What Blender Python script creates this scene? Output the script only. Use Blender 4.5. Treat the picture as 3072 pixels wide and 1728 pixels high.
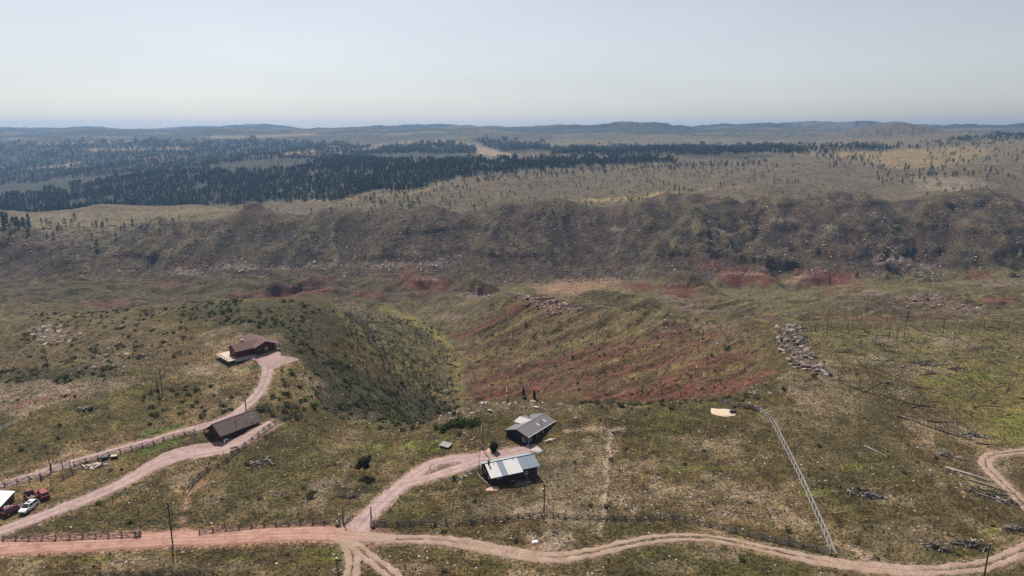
import bpy, bmesh, math, random, time
import numpy as np
from mathutils import Vector, Matrix
T0 = time.time()
SC = bpy.context.scene
COL = SC.collection
for o in list(bpy.data.objects):
    bpy.data.objects.remove(o)

# ---------------------------------------------------------------- camera
CAM_H = 85.0
PITCH = math.radians(13.3)
F_PX, CU, CV = 2048.0, 1536.0, 864.0          # focal length and centre in photo pixels (3072 x 1728)
cam_d = bpy.data.cameras.new('camera')
cam = bpy.data.objects.new('camera', cam_d)
COL.objects.link(cam)
cam_d.sensor_width = 36.0
cam_d.lens = 36.0 * F_PX / 3072.0
cam_d.clip_start = 0.5
cam_d.clip_end = 60000.0
cam.location = (0, 0, CAM_H)
cam.rotation_euler = (math.radians(90) - PITCH, 0, 0)
SC.camera = cam

# ---------------------------------------------------------------- sky and sun
SUN_EL = math.radians(55.0)
SUN_AZ = math.radians(-26.0)                   # measured from +Y (straight ahead), negative = left
world = bpy.data.worlds.new('World')
SC.world = world
world.use_nodes = True
wn = world.node_tree
wn.nodes.clear()
w_out = wn.nodes.new('ShaderNodeOutputWorld')
w_bg = wn.nodes.new('ShaderNodeBackground')
w_sky = wn.nodes.new('ShaderNodeTexSky')
w_sky.sky_type = 'NISHITA'
w_sky.sun_disc = False
w_sky.sun_elevation = SUN_EL
w_sky.sun_rotation = SUN_AZ
w_sky.altitude = 1500.0
w_sky.air_density = 1.0
w_sky.dust_density = 3.0
w_sky.ozone_density = 1.0
w_hsv = wn.nodes.new('ShaderNodeHueSaturation')   # thin high smoke takes most of the blue out of this sky
w_hsv.inputs['Saturation'].default_value = 0.40
w_hsv.inputs['Value'].default_value = 1.0
w_bg.inputs['Strength'].default_value = 0.089
wn.links.new(w_sky.outputs['Color'], w_hsv.inputs['Color'])
w_no = wn.nodes.new('ShaderNodeTexNoise'); w_no.inputs['Scale'].default_value = 2.2; w_no.inputs['Detail'].default_value = 5.0   # faint uneven smoke
w_tc = wn.nodes.new('ShaderNodeTexCoord'); w_mp = wn.nodes.new('ShaderNodeMapping'); w_mp.inputs['Scale'].default_value = (1, 1, 4)
wn.links.new(w_tc.outputs['Generated'], w_mp.inputs['Vector']); wn.links.new(w_mp.outputs['Vector'], w_no.inputs['Vector'])
w_mr = wn.nodes.new('ShaderNodeMapRange'); w_mr.inputs[1].default_value = .3; w_mr.inputs[2].default_value = .7; w_mr.inputs[3].default_value = .96; w_mr.inputs[4].default_value = 1.04
wn.links.new(w_no.outputs['Fac'], w_mr.inputs[0]); wn.links.new(w_mr.outputs[0], w_hsv.inputs['Value'])
wn.links.new(w_hsv.outputs['Color'], w_bg.inputs['Color'])
wn.links.new(w_bg.outputs['Background'], w_out.inputs['Surface'])

sun_d = bpy.data.lights.new('sun', 'SUN')
sun_d.energy = 5.0
sun_d.angle = math.radians(0.6)
sun_d.color = (1.0, 0.93, 0.84)
sun = bpy.data.objects.new('sun', sun_d)
COL.objects.link(sun)
sun_dir = Vector((math.sin(SUN_AZ) * math.cos(SUN_EL), math.cos(SUN_AZ) * math.cos(SUN_EL), math.sin(SUN_EL)))
sun.rotation_euler = (-sun_dir).to_track_quat('-Z', 'Y').to_euler()
sun.location = sun_dir * 400

SC.view_settings.view_transform = 'Standard'
SC.view_settings.look = 'None'
SC.view_settings.gamma = 1.0
SC.view_settings.exposure = 0.22
SC.view_settings.use_curve_mapping = False
SC.render.engine = 'CYCLES'
SC.cycles.use_denoising = False
SC.cycles.max_bounces = 4
SC.cycles.diffuse_bounces = 2
SC.cycles.volume_bounces = 0
SC.cycles.transparent_max_bounces = 4

# ---------------------------------------------------------------- noise
RNG = np.random.default_rng(11)
_perm = RNG.permutation(4096)
_ga = RNG.uniform(0, 2 * np.pi, 4096)
_gx, _gy = np.cos(_ga).astype(np.float32), np.sin(_ga).astype(np.float32)

def perlin(x, y, seed=0):
    x = np.asarray(x, np.float64) + seed * 37.31
    y = np.asarray(y, np.float64) - seed * 51.77
    xi, yi = np.floor(x).astype(np.int64), np.floor(y).astype(np.int64)
    xf, yf = (x - xi).astype(np.float32), (y - yi).astype(np.float32)
    def g(ix, iy, dx, dy):
        h = _perm[(_perm[ix & 4095] + iy) & 4095]
        return _gx[h] * dx + _gy[h] * dy
    u = xf * xf * xf * (xf * (xf * 6 - 15) + 10)
    v = yf * yf * yf * (yf * (yf * 6 - 15) + 10)
    a = g(xi, yi, xf, yf); b = g(xi + 1, yi, xf - 1, yf)
    c = g(xi, yi + 1, xf, yf - 1); d = g(xi + 1, yi + 1, xf - 1, yf - 1)
    return 1.5 * ((a + u * (b - a)) + v * ((c + u * (d - c)) - (a + u * (b - a))))

def fbm(x, y, octv=4, seed=0, gain=0.5):
    s, a, f = 0.0, 1.0, 1.0
    for k in range(octv):
        s = s + a * perlin(x * f, y * f, seed + k)
        a *= gain; f *= 2.03
    return s

def ridged(x, y, octv=3, seed=0):
    s, a, f = 0.0, 1.0, 1.0
    for k in range(octv):
        s = s + a * (1.0 - 2.0 * np.abs(perlin(x * f, y * f, seed + k)))
        a *= 0.5; f *= 2.1
    return s

def sstep(a, b, x):
    t = np.clip((x - a) / (b - a), 0, 1)
    return t * t * (3 - 2 * t)
# ---------------------------------------------------------------- terrain: surveyed points -> thin-plate surface
CT, ST = math.cos(PITCH), math.sin(PITCH)
def ray(u, v):
    """slope of the sight line through photo pixel (u, v): X/Y and fall per metre of Y"""
    vv = (np.asarray(v, float) - CV) / F_PX
    fwd = CT - vv * ST
    return (np.asarray(u, float) - CU) / F_PX / fwd, (ST + vv * CT) / fwd

CTRL = []
def Z(u, v, z):
    s, k = ray(u, v); CTRL.append((float(s), (CAM_H - z) / float(k), z))
def far_d(d):
    if 640 <= d < 700: return d + (d - 640) * 1.073
    if 700 <= d < 930: return 930 - (930 - d) * .72
    return d if d < 3000 else 3000 + (d - 3000) * .22
def D(u, v, d):
    d = far_d(d); s, k = ray(u, v); CTRL.append((float(s), d, CAM_H - d * float(k)))
def H(u, d, z):
    CTRL.append(((u - CU) / F_PX / 0.97, d, z))

for u in (-900, -300, 400, 1100, 1800, 2500, 3200, 3900): H(u, 84, 0.0)
for u, v, z in [(-500,1650,0),(0,1650,0),(700,1650,0),(1500,1650,0),(2300,1650,0),(3000,1650,0),(3500,1650,0),
    (-400,1450,0),(0,1450,1),(500,1420,1),(1000,1450,0),(1500,1450,0),(2000,1450,0),(2500,1450,1),(3072,1450,0),(3500,1450,-2),
    (0,1300,2),(300,1280,2),(640,1300,2),(900,1300,.5),(1250,1330,-1),(1580,1300,0),(1900,1300,1),(2280,1300,1),(2700,1300,1),(3072,1300,-3),
    (1400,1215,0),(1600,1207,.5),(1800,1207,1),(2050,1198,1),(2250,1195,1.5),(2330,1130,3),(2450,1120,2.5),(2410,1060,0),(2350,1000,-6),
    (2700,1170,-1),(3000,1200,-6),(2700,1060,-5),(3050,1090,-8),(2500,985,-10),(2750,978,-13),(3000,978,-14),(3500,978,-16),(3500,1200,-8),
    (740,1235,3),(800,1130,5),(860,1080,6.5),(760,1050,7),(690,1040,7),(600,1000,5.5),(300,1100,3),(100,1150,0),(400,1180,2),(0,1210,-1),(-400,1210,-4),
    (0,1080,-14),(-300,1080,-20),(130,1010,-12),(0,965,-42),(210,960,-26),(400,925,-6),(600,908,-1),(800,900,-1),(980,905,-4),(1000,960,-2),
    (500,1060,4),(930,1000,2),(950,1060,2.5),(900,1130,4),(880,1200,1.5),(1010,1235,-6),(1150,1255,-9),(1280,1270,-9),
    (1100,1150,-22),(1230,1180,-37),(1200,1060,-36),(1100,1000,-29),(1060,950,-21),(1160,960,-44),(1270,1040,-52),
    (1340,1212,-50),(1372,1150,-54),(1362,1080,-58),(1335,1010,-62),(1240,960,-64),(1160,925,-66)]: Z(u, v, z)
for u, v, d in [(1500,1190,322),(1700,1190,308),(1900,1190,290),(2100,1180,260),(2200,1170,242),
    (1450,1100,376),(1700,1100,354),(1900,1100,332),(2100,1100,302),(2250,1100,272),
    (1450,1020,445),(1650,1020,415),(1850,1000,392),(2100,1000,355),(2280,1020,312),
    (2250,975,342),(2000,950,385),(1800,930,430),(1650,906,470),(1530,884,505),(1350,948,500),(1420,922,503),
    (1800,880,600),(2000,900,560),(2200,922,530),(2400,935,505),(1750,848,680),(1350,900,580),(1100,905,600),(900,900,610),(600,905,605),(300,920,590),(0,930,575),(-400,930,575),
    (2500,955,475),(2800,958,470),(3100,955,475),(3500,955,475),
    (2700,872,570),(2900,847,600),(3072,842,610),(3500,842,610),(2800,920,522),(3072,915,525),
    (1750,830,715),(1000,870,660),(500,880,650),(0,890,640),(-400,890,640),(2300,842,690),(2800,825,720),(3072,808,730),(3500,808,730),
    (0,790,720),(400,790,720),(900,790,735),(1400,780,745),(1900,770,755),(2400,760,765),(2900,750,775),(3500,750,775),
    (0,730,765),(400,730,770),(900,720,795),(1400,710,810),(1900,700,825),(2400,690,835),(2900,680,845),(3500,680,845),
    (900,665,855),(1400,660,865),(1900,640,890),(2400,625,905),(2900,620,915),
    (0,692,800),(200,700,795),(350,712,790),(470,668,850),(600,640,880),(760,622,905),(1000,630,905),(1300,630,905),(1500,625,910),(1700,600,935),(2000,574,960),(2500,572,965),(2950,565,970),(3500,565,970),
    (1200,605,990),(1500,600,1000),(1900,585,1060),(2300,560,1060),
    (2600,545,1220),(3000,540,1220),(2200,540,1180),(1700,550,1180),(1300,560,1180),(1100,592,1060),
    (1300,505,1440),(1700,500,1440),(2100,500,1450),(2600,500,1450),(3072,500,1400),(3500,500,1400),
    (1250,482,1680),(1600,478,1720),(2000,470,1760),(2500,460,1800),(3072,460,1700),
    (1500,447,2500),(2000,440,2600),(2500,438,2150),(3000,432,2000),(3500,432,2000),
    (1500,415,4000),(2000,412,4000),(2500,415,3200),(3000,408,2700),(3500,408,2700),
    (1500,392,6500),(2000,392,6500),(2500,396,5200),(3072,390,4200),
    (0,642,1000),(300,627,1000),(600,617,985),(-400,645,1000),(100,682,905),(400,672,925),(250,655,950),
    (0,600,1480),(300,565,1600),(700,540,1560),(1000,512,1520),
    (500,512,1900),(0,565,1850),(-400,570,1850),(0,500,2700),(400,482,2600),(800,468,2400),(1100,465,2300),(-400,500,2700),
    (0,450,3800),(500,432,4500),(1000,432,3600),(-400,450,3800),
    (0,410,7500),(700,402,6500),(1100,404,5800),(-400,410,7500),
    (0,389,13000),(1000,387,10000),(2000,384,11000),(3072,382,9000),(-500,389,13000),(3600,382,9000),
    (0,384,26000),(1000,383,26000),(2000,383,26000),(3072,382,26000),(-600,384,26000),(3700,382,26000)]: D(u, v, d)
for u, d, z in [(1300,236,-30),(1420,246,-42),(1600,244,-40),(1800,238,-34),(2000,230,-19),(2150,222,-10),
    (2000,440,-54),(1800,490,-60),(1650,535,-65),(2200,405,-48),(2450,398,-36),(2800,402,-36),(3200,405,-38),
    (760,948,-34),(1000,948,-36),(1300,948,-36),(1500,955,-34),(1700,985,-28),(1900,1005,-24),(2150,1010,-20),(2400,1015,-18),
    (2900,655,-66),(3300,655,-66),(2600,640,-64),(500,400,-35),(800,400,-35),(300,440,-52),(980,420,-42),(600,500,-62),(900,500,-62),
    (0,1230,-78),(300,1230,-72),(600,1220,-62),(900,1180,-42),(-400,1230,-78),(2600,1060,-24),(3000,1060,-22),(3400,1060,-22),
    (-900,400,-40),(-1000,900,-40),(4000,400,-20),(-1100,2500,-70),(4100,2500,20)]: H(u, d, z)

C = np.array(CTRL)
def feat(s, y):
    return np.stack([s * 2.6, np.log(y) * 1.9], -1)
CF = feat(C[:, 0], C[:, 1])
def tps_k(a, b):
    d2 = ((a[:, None, :] - b[None, :, :]) ** 2).sum(-1)
    return d2 * np.log(d2 + 1e-9)
n = len(C)
A = np.zeros((n + 3, n + 3))
A[:n, :n] = tps_k(CF, CF) + 2e-4 * np.eye(n)
A[:n, n] = 1; A[:n, n + 1:] = CF; A[n, :n] = 1; A[n + 1:, :n] = CF.T
W_ = np.linalg.solve(A, np.concatenate([C[:, 2], np.zeros(3)]))
def base_h(s, y):
    sh = np.shape(s); P = feat(np.ravel(s), np.ravel(y)); out = np.empty(len(P))
    cf2 = (CF ** 2).sum(1)
    for i in range(0, len(P), 60000):
        p = P[i:i + 60000]
        d2 = np.maximum((p ** 2).sum(1)[:, None] + cf2[None] - 2 * p @ CF.T, 1e-9)
        out[i:i + 60000] = (d2 * np.log(d2)) @ W_[:n] + W_[n] + p @ W_[n + 1:]
    return out.reshape(sh)

# grid: columns in X/Y, rows in Y (denser where the ground is seen larger)
NS = 1000
SV = np.linspace(-1.0, 1.0, NS)
LV = np.concatenate([np.linspace(math.log(82), math.log(450), 330, endpoint=False),
                     np.linspace(math.log(450), math.log(1150), 300, endpoint=False),
                     np.linspace(math.log(1150), math.log(3000), 130, endpoint=False),
                     np.linspace(math.log(3000), math.log(7200), 100)])
NL = len(LV)
YV = np.exp(LV)
GS, GY = np.meshgrid(SV, YV)                    # (NL, NS)
GX = GS * GY
# thin-plate surface on a coarser lattice, then cubic to the full one
cs = np.linspace(-1.0, 1.0, 251)
cl = np.linspace(LV[0], LV[-1], 520)
CS, CL = np.meshgrid(cs, cl)
coarse = base_h(CS, np.exp(CL))
def cubic_up(M, xo, xn, axis):
    f = (xn - xo[0]) / (xo[1] - xo[0]); i = np.clip(np.floor(f).astype(int), 0, len(xo) - 2); t = f - i
    g = lambda k: np.take(M, np.clip(i + k, 0, len(xo) - 1), axis=axis)
    t = t.reshape((-1, 1) if axis == 0 else (1, -1))
    a, b, c, d = g(-1), g(0), g(1), g(2)
    return b + 0.5 * t * (c - a + t * (2 * a - 5 * b + 4 * c - d + t * (3 * (b - c) + d - a)))
RIM = np.interp(SV, [float(ray(u, 640)[0]) for u in (-400, 0, 350, 470, 600, 760, 1500, 1700, 2000, 3500)], [806, 806, 800, 872, 892, 910, 914, 938, 962, 972])[None, :]   # how far the canyon rim lies, by direction
GZ = cubic_up(cubic_up(coarse, cl, LV, 0), cs, SV, 1)

def row_of(y): return np.interp(np.log(np.maximum(y, 1e-3)), LV, np.arange(NL))
def h_at(x, y, G=None):
    G = GZ if G is None else G
    x = np.asarray(x, float); y = np.asarray(y, float)
    r = np.clip(row_of(y), 0, NL - 1.001); c = np.clip((x / y + 1.0) / 2.0 * (NS - 1), 0, NS - 1.001)
    r0 = r.astype(int); c0 = c.astype(int); fr = r - r0; fc = c - c0
    return (G[r0, c0] * (1 - fc) + G[r0, c0 + 1] * fc) * (1 - fr) + (G[r0 + 1, c0] * (1 - fc) + G[r0 + 1, c0 + 1] * fc) * fr
def hit(u, v, ymin=84.0):
    """where the sight line through photo pixel (u, v) meets the ground"""
    s, k = ray(u, v); s = float(s); k = float(k)
    c = np.clip((s + 1) / 2 * (NS - 1), 0, NS - 1.001); c0 = int(c); fc = c - c0
    col = GZ[:, c0] * (1 - fc) + GZ[:, c0 + 1] * fc
    df = col - (CAM_H - YV * k)
    ok = np.nonzero((df[1:] >= 0) & (YV[1:] >= ymin))[0]
    if len(ok) == 0: y = 20000.0
    else:
        i = ok[0]; a, b = df[i], df[i + 1]
        t = 0.0 if b <= a else np.clip(-a / (b - a), 0, 1)
        y = YV[i] + t * (YV[i + 1] - YV[i])
    return np.array([s * y, y])
def hits(pts): return np.array([hit(u, v) for u, v in pts])

def seg_dist(X, Y, poly):
    """distance of each point to a polyline, and the parameter (vertex index) of the nearest point"""
    best = np.full(np.shape(X), 1e9); par = np.zeros(np.shape(X))
    for i in range(len(poly) - 1):
        ax, ay = poly[i][0], poly[i][1]; bx, by = poly[i + 1][0], poly[i + 1][1]
        dx, dy = bx - ax, by - ay; L2 = dx * dx + dy * dy + 1e-9
        t = np.clip(((X - ax) * dx + (Y - ay) * dy) / L2, 0, 1)
        d = np.hypot(X - ax - t * dx, Y - ay - t * dy)
        m = d < best
        best = np.where(m, d, best); par = np.where(m, i + t, par)
    return best, par

def crest(poly, slope, amp=1.0, rnd=2.0):
    """raise the ground to a ridge line given as (u, v, distance) with flanks of the given slope"""
    P = []
    for q in poly:
        u, v, d = q[:3]; d = far_d(d); s, k = ray(u, v); P.append((float(s) * d, d, CAM_H - d * float(k) + (q[3] if len(q) > 3 else 0)))
    P = np.array(P)
    reach = 90.0 * max(1.0, P[:, 1].mean() / 800.0)
    y0, y1 = P[:, 1].min() - reach, P[:, 1].max() + reach
    r0, r1 = np.searchsorted(YV, [y0, y1])
    sl = slice(max(r0, 0), min(r1 + 1, NL))
    X, Y = GX[sl], GY[sl]
    d, par = seg_dist(X, Y, P)
    zc = np.interp(par, np.arange(len(P)), P[:, 2])
    d = d * (1 + 0.35 * fbm(X / 28.0, Y / 28.0, 3, 5))
    target = zc - slope * (np.sqrt(d * d + rnd * rnd) - rnd)
    k = 2.0
    g = GZ[sl]
    GZ[sl] = np.maximum(g, target) + k * 0.25 * np.maximum(k - np.abs(g - target), 0) ** 2 / (k * k)
def mound(u, v, d, w, dep, h):
    s, k = ray(u, v); x = float(s) * d
    r0, r1 = np.searchsorted(YV, [d - 3 * dep, d + 3 * dep]); sl = slice(r0, r1)
    q = ((GX[sl] - x) / w) ** 2 + ((GY[sl] - d) / dep) ** 2
    q = q * (1 + .5 * fbm(GX[sl] / (w * .6), GY[sl] / (w * .6), 3, 9))
    GZ[sl] += h * np.exp(-q)
# ---------------------------------------------------------------- relief: far ridges, spurs, mounds, gullies
crest([(930,388,15000),(1080,378,15000),(1130,371,15000),(1300,369,15000),(1410,372,15000),(1470,381,15000)], .22)
crest([(400,385,17000),(600,380,17000),(760,376,17000),(880,378,17000),(960,385,17000)], .12)
crest([(100,388,16000),(300,384,16000),(420,386,16000)], .12)
crest([(1560,384,9000),(1640,377,9000),(1700,373,9000),(1850,369,9000),(2000,367,8800),(2060,372,8500),(2120,394,8000)], .30)
crest([(2090,377,12500),(2250,368,12500),(2330,366,12500),(2400,363,12500),(2600,364,12500),(2660,371,12500)], .25)
crest([(2150,390,9800),(2220,382,10000),(2330,372,10800)], .35)
crest([(1150,398,8000),(1350,392,8000),(1500,396,8000)], .2)
crest([(1300,408,6500),(1480,398,6500),(1620,404,6500)], .2)
crest([(2680,378,9000),(2800,372,8500),(2950,369,8000),(3072,370,8000),(3400,371,8000)], .2)
crest([(2470,408,3900),(2560,388,3900),(2630,371,3900),(2680,368,3900),(2730,374,3900),(2800,397,3900),(2860,408,3900)], .20, rnd=40)
crest([(760,412,6500),(830,401,6400),(900,408,6300)], .16)
crest([(250,420,6000),(480,412,6000),(700,416,6000)], .12)
crest([(1180,455,2900),(1290,432,2900),(1380,428,2950),(1420,438,2900)], .18)
crest([(1000,500,1900),(1060,482,1950),(1150,478,2000)], .2)
crest([(250,560,2050),(480,520,2050),(620,503,2050),(780,498,2050),(950,492,2050)], .2)
# ground falls away left of the log cabin
mound(604, 1336, 169, 9, 8, -1.3)
# spurs on the canyon wall
crest([(470,662,850,5),(430,688,820,8),(345,735,775,7),(285,775,745,3)], .5)
crest([(0,690,800,4),(60,694,797,5),(130,700,795,4)], .6)
crest([(1000,628,905),(985,680,850,10),(940,735,785,12),(890,790,735,9),(850,840,695,3)], .42)
crest([(1330,630,900),(1300,690,838,9),(1240,745,778,12),(1200,800,730,8)], .42)
crest([(1480,640,892),(1560,690,838,8),(1640,750,775,10),(1700,800,732,4)], .42)
crest([(2180,590,940),(2100,650,868,10),(2010,720,795,13),(1940,790,735,6)], .42)
crest([(760,630,895),(700,690,832,10),(610,745,770,12),(520,800,718,7)], .42)
crest([(2600,600,930),(2540,680,845,9),(2460,750,775,11),(2420,800,735,5)], .4)
crest([(3000,600,930),(2930,680,845,9),(2870,750,775,11)], .4)
crest([(2350,590,940),(2330,660,862,7),(2280,740,782,9)], .42)
crest([(2790,600,930),(2740,690,835,8),(2700,760,765,8)], .42)
crest([(250,710,790,3),(180,770,738,7),(80,830,690,4)], .42)
# red mounds at the foot of the wall
for c_ in ([(800,885,640),(860,862,652,8),(930,860,655,10),(1010,885,640)], [(1080,890,632),(1115,878,638),(1160,892,630)], [(1190,888,640),(1260,858,652,10),(1300,852,655,10),(1350,880,640)],
           [(1395,895,590),(1425,868,600,8),(1455,878,595,6),(1475,895,588)], [(1875,868,655),(1915,850,665),(1965,862,650)], [(1990,885,632),(2040,850,645,12),(2085,858,640,10),(2130,885,625)],
           [(2060,920,580),(2110,890,590,10),(2160,905,585,8),(2230,925,575)], [(2150,855,668),(2200,822,680,7),(2250,818,680,7),(2330,860,655)], [(2370,870,655),(2420,838,668,6),(2490,828,675,7),(2580,865,655)],
           [(2500,935,548),(2560,890,560),(2620,872,565),(2680,885,560),(2740,930,545)], [(2850,945,512),(2890,912,520),(2930,908,522),(2990,935,512)], [(560,905,610),(610,892,616),(660,905,610)]):
    crest(c_, .55, rnd=2.2)
# broken ledge at the canyon edge
crest([(2350,985,322,2),(2378,1035,298,2.5),(2405,1078,276,2.5),(2450,1102,262,2),(2505,1125,252,1)], .9, rnd=1.0)
# nose of the red spur and the rock cap beyond it
crest([(1560,880,505),(1640,900,480),(1760,922,440),(1900,940,405),(2080,957,372),(2260,972,342)], .5)
crest([(1480,905,505),(1380,940,497)], .6)
crest([(1760,885,560),(1850,880,555),(1960,905,545),(2030,918,540)], .5)
foreg = 1 - sstep(180, 330, GY)
fdist = sstep(250, 600, GY)
wall = sstep(700, 770, GY) * (1 - sstep(-18, 12, GY - RIM))
ravine = sstep(-6, -22, GZ) * (1 - sstep(520, 620, GY))
# gullies run down the fall line (towards the camera on the far wall)
wx = GX + 26 * fbm(GX / 90, GY / 90, 2, 21)
GZ += wall * (11.0 * ridged(wx / 105, GY / 330, 2, 31) - 6.0 + 1.2 * ridged(wx / 38, GY / 140, 2, 35)) * sstep(.0, .6, (GZ + 86) / 40.0) * (1 - .7 * sstep(-14, -2, GZ))
GZ += wall * .8 * fbm(GX / 17, GY / 17, 3, 33)
# ledges: hard bands that step out of the wall
band = wall * sstep(-.1, .5, fbm(GX / 120, GY / 200, 2, 41) + .25)
GZ += wall * (.8 * ridged(wx / 21, GY / 75, 2, 37) - .4)
for zb, amp in ((-62, 1.5), (-40, 1.0), (-16, 1.2)):
    GZ += band * amp * np.tanh((GZ - zb - 2.0 * fbm(GX / 60, GY / 60, 2, 43)) / .9) * np.exp(-((GZ - zb) / 9.0) ** 2)
floor_m = sstep(500, 590, GY) * (1 - sstep(700, 760, GY))
GZ += floor_m * ((2.4 + 4.5 * sstep(-.02, -.10, GS)) * ridged(GX / 90, GY / 60, 3, 81) - 1.5 - 2.5 * sstep(-.02, -.10, GS))
GZ += ravine * (1.4 * fbm(GX / 26, GY / 26, 4, 51) + 1.5 * ridged((GX + .5 * GY) / 34, (GY - .4 * GX) / 90, 2, 53))
# gullies run down both flanks of the ravine
rgt = ravine * sstep(-40, -5, GX) * sstep(232, 262, GY); lft = ravine * (1 - sstep(-60, -35, GX)) * sstep(215, 250, GY)
GZ += rgt * (2.4 * ridged((-.30 * GX + .95 * GY) / 17 + .5 * fbm(GX / 40, GY / 40, 2, 91), (.95 * GX + .30 * GY) / 150, 2, 57) - 1.0)
GZ += lft * (1.6 * ridged((.45 * GX + .89 * GY) / 22 + .5 * fbm(GX / 40, GY / 40, 2, 92), (.89 * GX - .45 * GY) / 150, 2, 59) - .6)
GZ += foreg * (.35 * fbm(GX / 24, GY / 24, 4, 61))
bench_m = sstep(940, 990, GY) * (1 - sstep(1000, 1040, GY)) * sstep(-.36, -.42, GS)
GZ += (1 - foreg) * (1 - wall) * (1 - ravine) * (1 - sstep(1000, 1600, GY)) * .9 * fbm(GX / 30, GY / 30, 4, 63)
far = sstep(20, 260, GY - RIM)
GZ += far * (GY / 1500.0) ** .85 * (6.5 * fbm(GX / (150 + GY * .06), GY / (190 + GY * .09), 5, 71))
GZ += far * (1 - sstep(2300, 4000, GY)) * 4.0 * ridged(GX / 160, GY / 230, 3, 73)
# ---------------------------------------------------------------- terrain mesh
def grid_mesh(name, X, Y, Zz):
    nl, ns = X.shape
    me = bpy.data.meshes.new(name)
    co = np.stack([X, Y, Zz], -1).reshape(-1, 3).astype(np.float32)
    idx = np.arange(nl * ns).reshape(nl, ns)
    q = np.stack([idx[:-1, :-1], idx[:-1, 1:], idx[1:, 1:], idx[1:, :-1]], -1).reshape(-1, 4)
    me.vertices.add(len(co)); me.vertices.foreach_set('co', co.ravel())
    me.loops.add(q.size); me.loops.foreach_set('vertex_index', q.ravel().astype(np.int32))
    me.polygons.add(len(q)); me.polygons.foreach_set('loop_start', np.arange(0, q.size, 4, dtype=np.int32))
    me.update(calc_edges=True)
    me.polygons.foreach_set('use_smooth', np.ones(len(q), bool))
    return me
def vcol(me, name, rgb):
    a = me.color_attributes.new(name, 'FLOAT_COLOR', 'POINT')
    c = np.ones((len(me.vertices), 4), np.float32); c[:, :3] = rgb.reshape(-1, 3)
    a.data.foreach_set('color', c.ravel())
# ---------------------------------------------------------------- roads (centre lines, draped on the ground)
def smooth_line(P, step):
    P = np.array(P, float)
    out = []
    for i in range(len(P) - 1):
        p0 = P[max(i - 1, 0)]; p1 = P[i]; p2 = P[i + 1]; p3 = P[min(i + 2, len(P) - 1)]
        m = max(2, int(np.linalg.norm(p2 - p1) / step))
        for t in np.linspace(0, 1, m, endpoint=False):
            out.append(p1 + .5 * t * (p2 - p0 + t * (2 * p0 - 5 * p1 + 4 * p2 - p3 + t * (3 * (p1 - p2) + p3 - p0))))
    out.append(P[-1])
    return np.array(out)
ROADS = {}
def road(key, pts, width, kind):
    ROADS[key] = dict(line=smooth_line(hits(pts), .8), width=width, kind=kind)
road('red', [(-160,1650),(0,1643),(200,1632),(420,1622),(600,1612),(800,1603),(950,1600),(1060,1606),(1130,1613),(1190,1616)], 5.9, 'red')
road('two', [(1090,1612),(1180,1618),(1300,1619),(1400,1632),(1500,1652),(1600,1668),(1680,1672),(1760,1660),(1850,1640),(1960,1618),(2060,1611),(2150,1617),
             (2300,1648),(2450,1681),(2600,1702),(2750,1713),(2900,1704),(3000,1680),(3090,1640),(3150,1590),(3110,1545),(3060,1500),(3000,1440),(2960,1398),(2962,1375),(3000,1362),(3090,1352),(3250,1350)], 4.2, 'two')
road('ranch', [(-120,1640),(-40,1608),(60,1572),(200,1520),(320,1472),(400,1432),(450,1402),(500,1378),(560,1360),(640,1350),(722,1325),(770,1296),(820,1268)], 4.6, 'gravel')
road('upper', [(-160,1500),(-20,1462),(100,1427),(250,1378),(400,1337),(520,1303),(600,1282),(690,1252),(737,1218),(776,1178),(796,1140),(805,1105),(803,1085),(812,1068)], 3.5, 'gravel')
road('drive', [(1050,1618),(1085,1572),(1130,1522),(1190,1467),(1235,1432),(1285,1397),(1340,1380),(1420,1374),(1500,1366),(1570,1350),(1612,1338)], 4.4, 'gravel')
road('loop', [(1215,1452),(1290,1432),(1350,1414),(1400,1398),(1450,1382)], 4.0, 'gravel')
road('south_a', [(1020,1610),(1048,1640),(1060,1672),(1058,1705),(1046,1750),(1030,1800)], 3.2, 'two')
road('south_b', [(1030,1615),(1080,1650),(1120,1682),(1165,1715),(1230,1770)], 3.2, 'two')

# ---------------------------------------------------------------- ground colours, painted on the land
def project(x, y, z):
    dz = z - CAM_H
    fw = y * CT - dz * ST
    up = y * ST + dz * CT
    return CU + F_PX * x / fw, CV - F_PX * up / fw
GU, GV = project(GX, GY, GZ)
N1 = fbm(GX / (6 + GY * .012), GY / (6 + GY * .012), 4, 101).astype(np.float32)
N2 = fbm(GX / (22 + GY * .05), GY / (22 + GY * .05), 4, 111).astype(np.float32)
N3 = fbm(GX / (2.2 + GY * .005), GY / (2.2 + GY * .005), 3, 121).astype(np.float32)
WU = (GU + 10 * N1 + 4 * N3).astype(np.float32)      # wavering edges
WV = (GV + 5 * N2 + 3.5 * N1 + 2 * N3).astype(np.float32)

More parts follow.
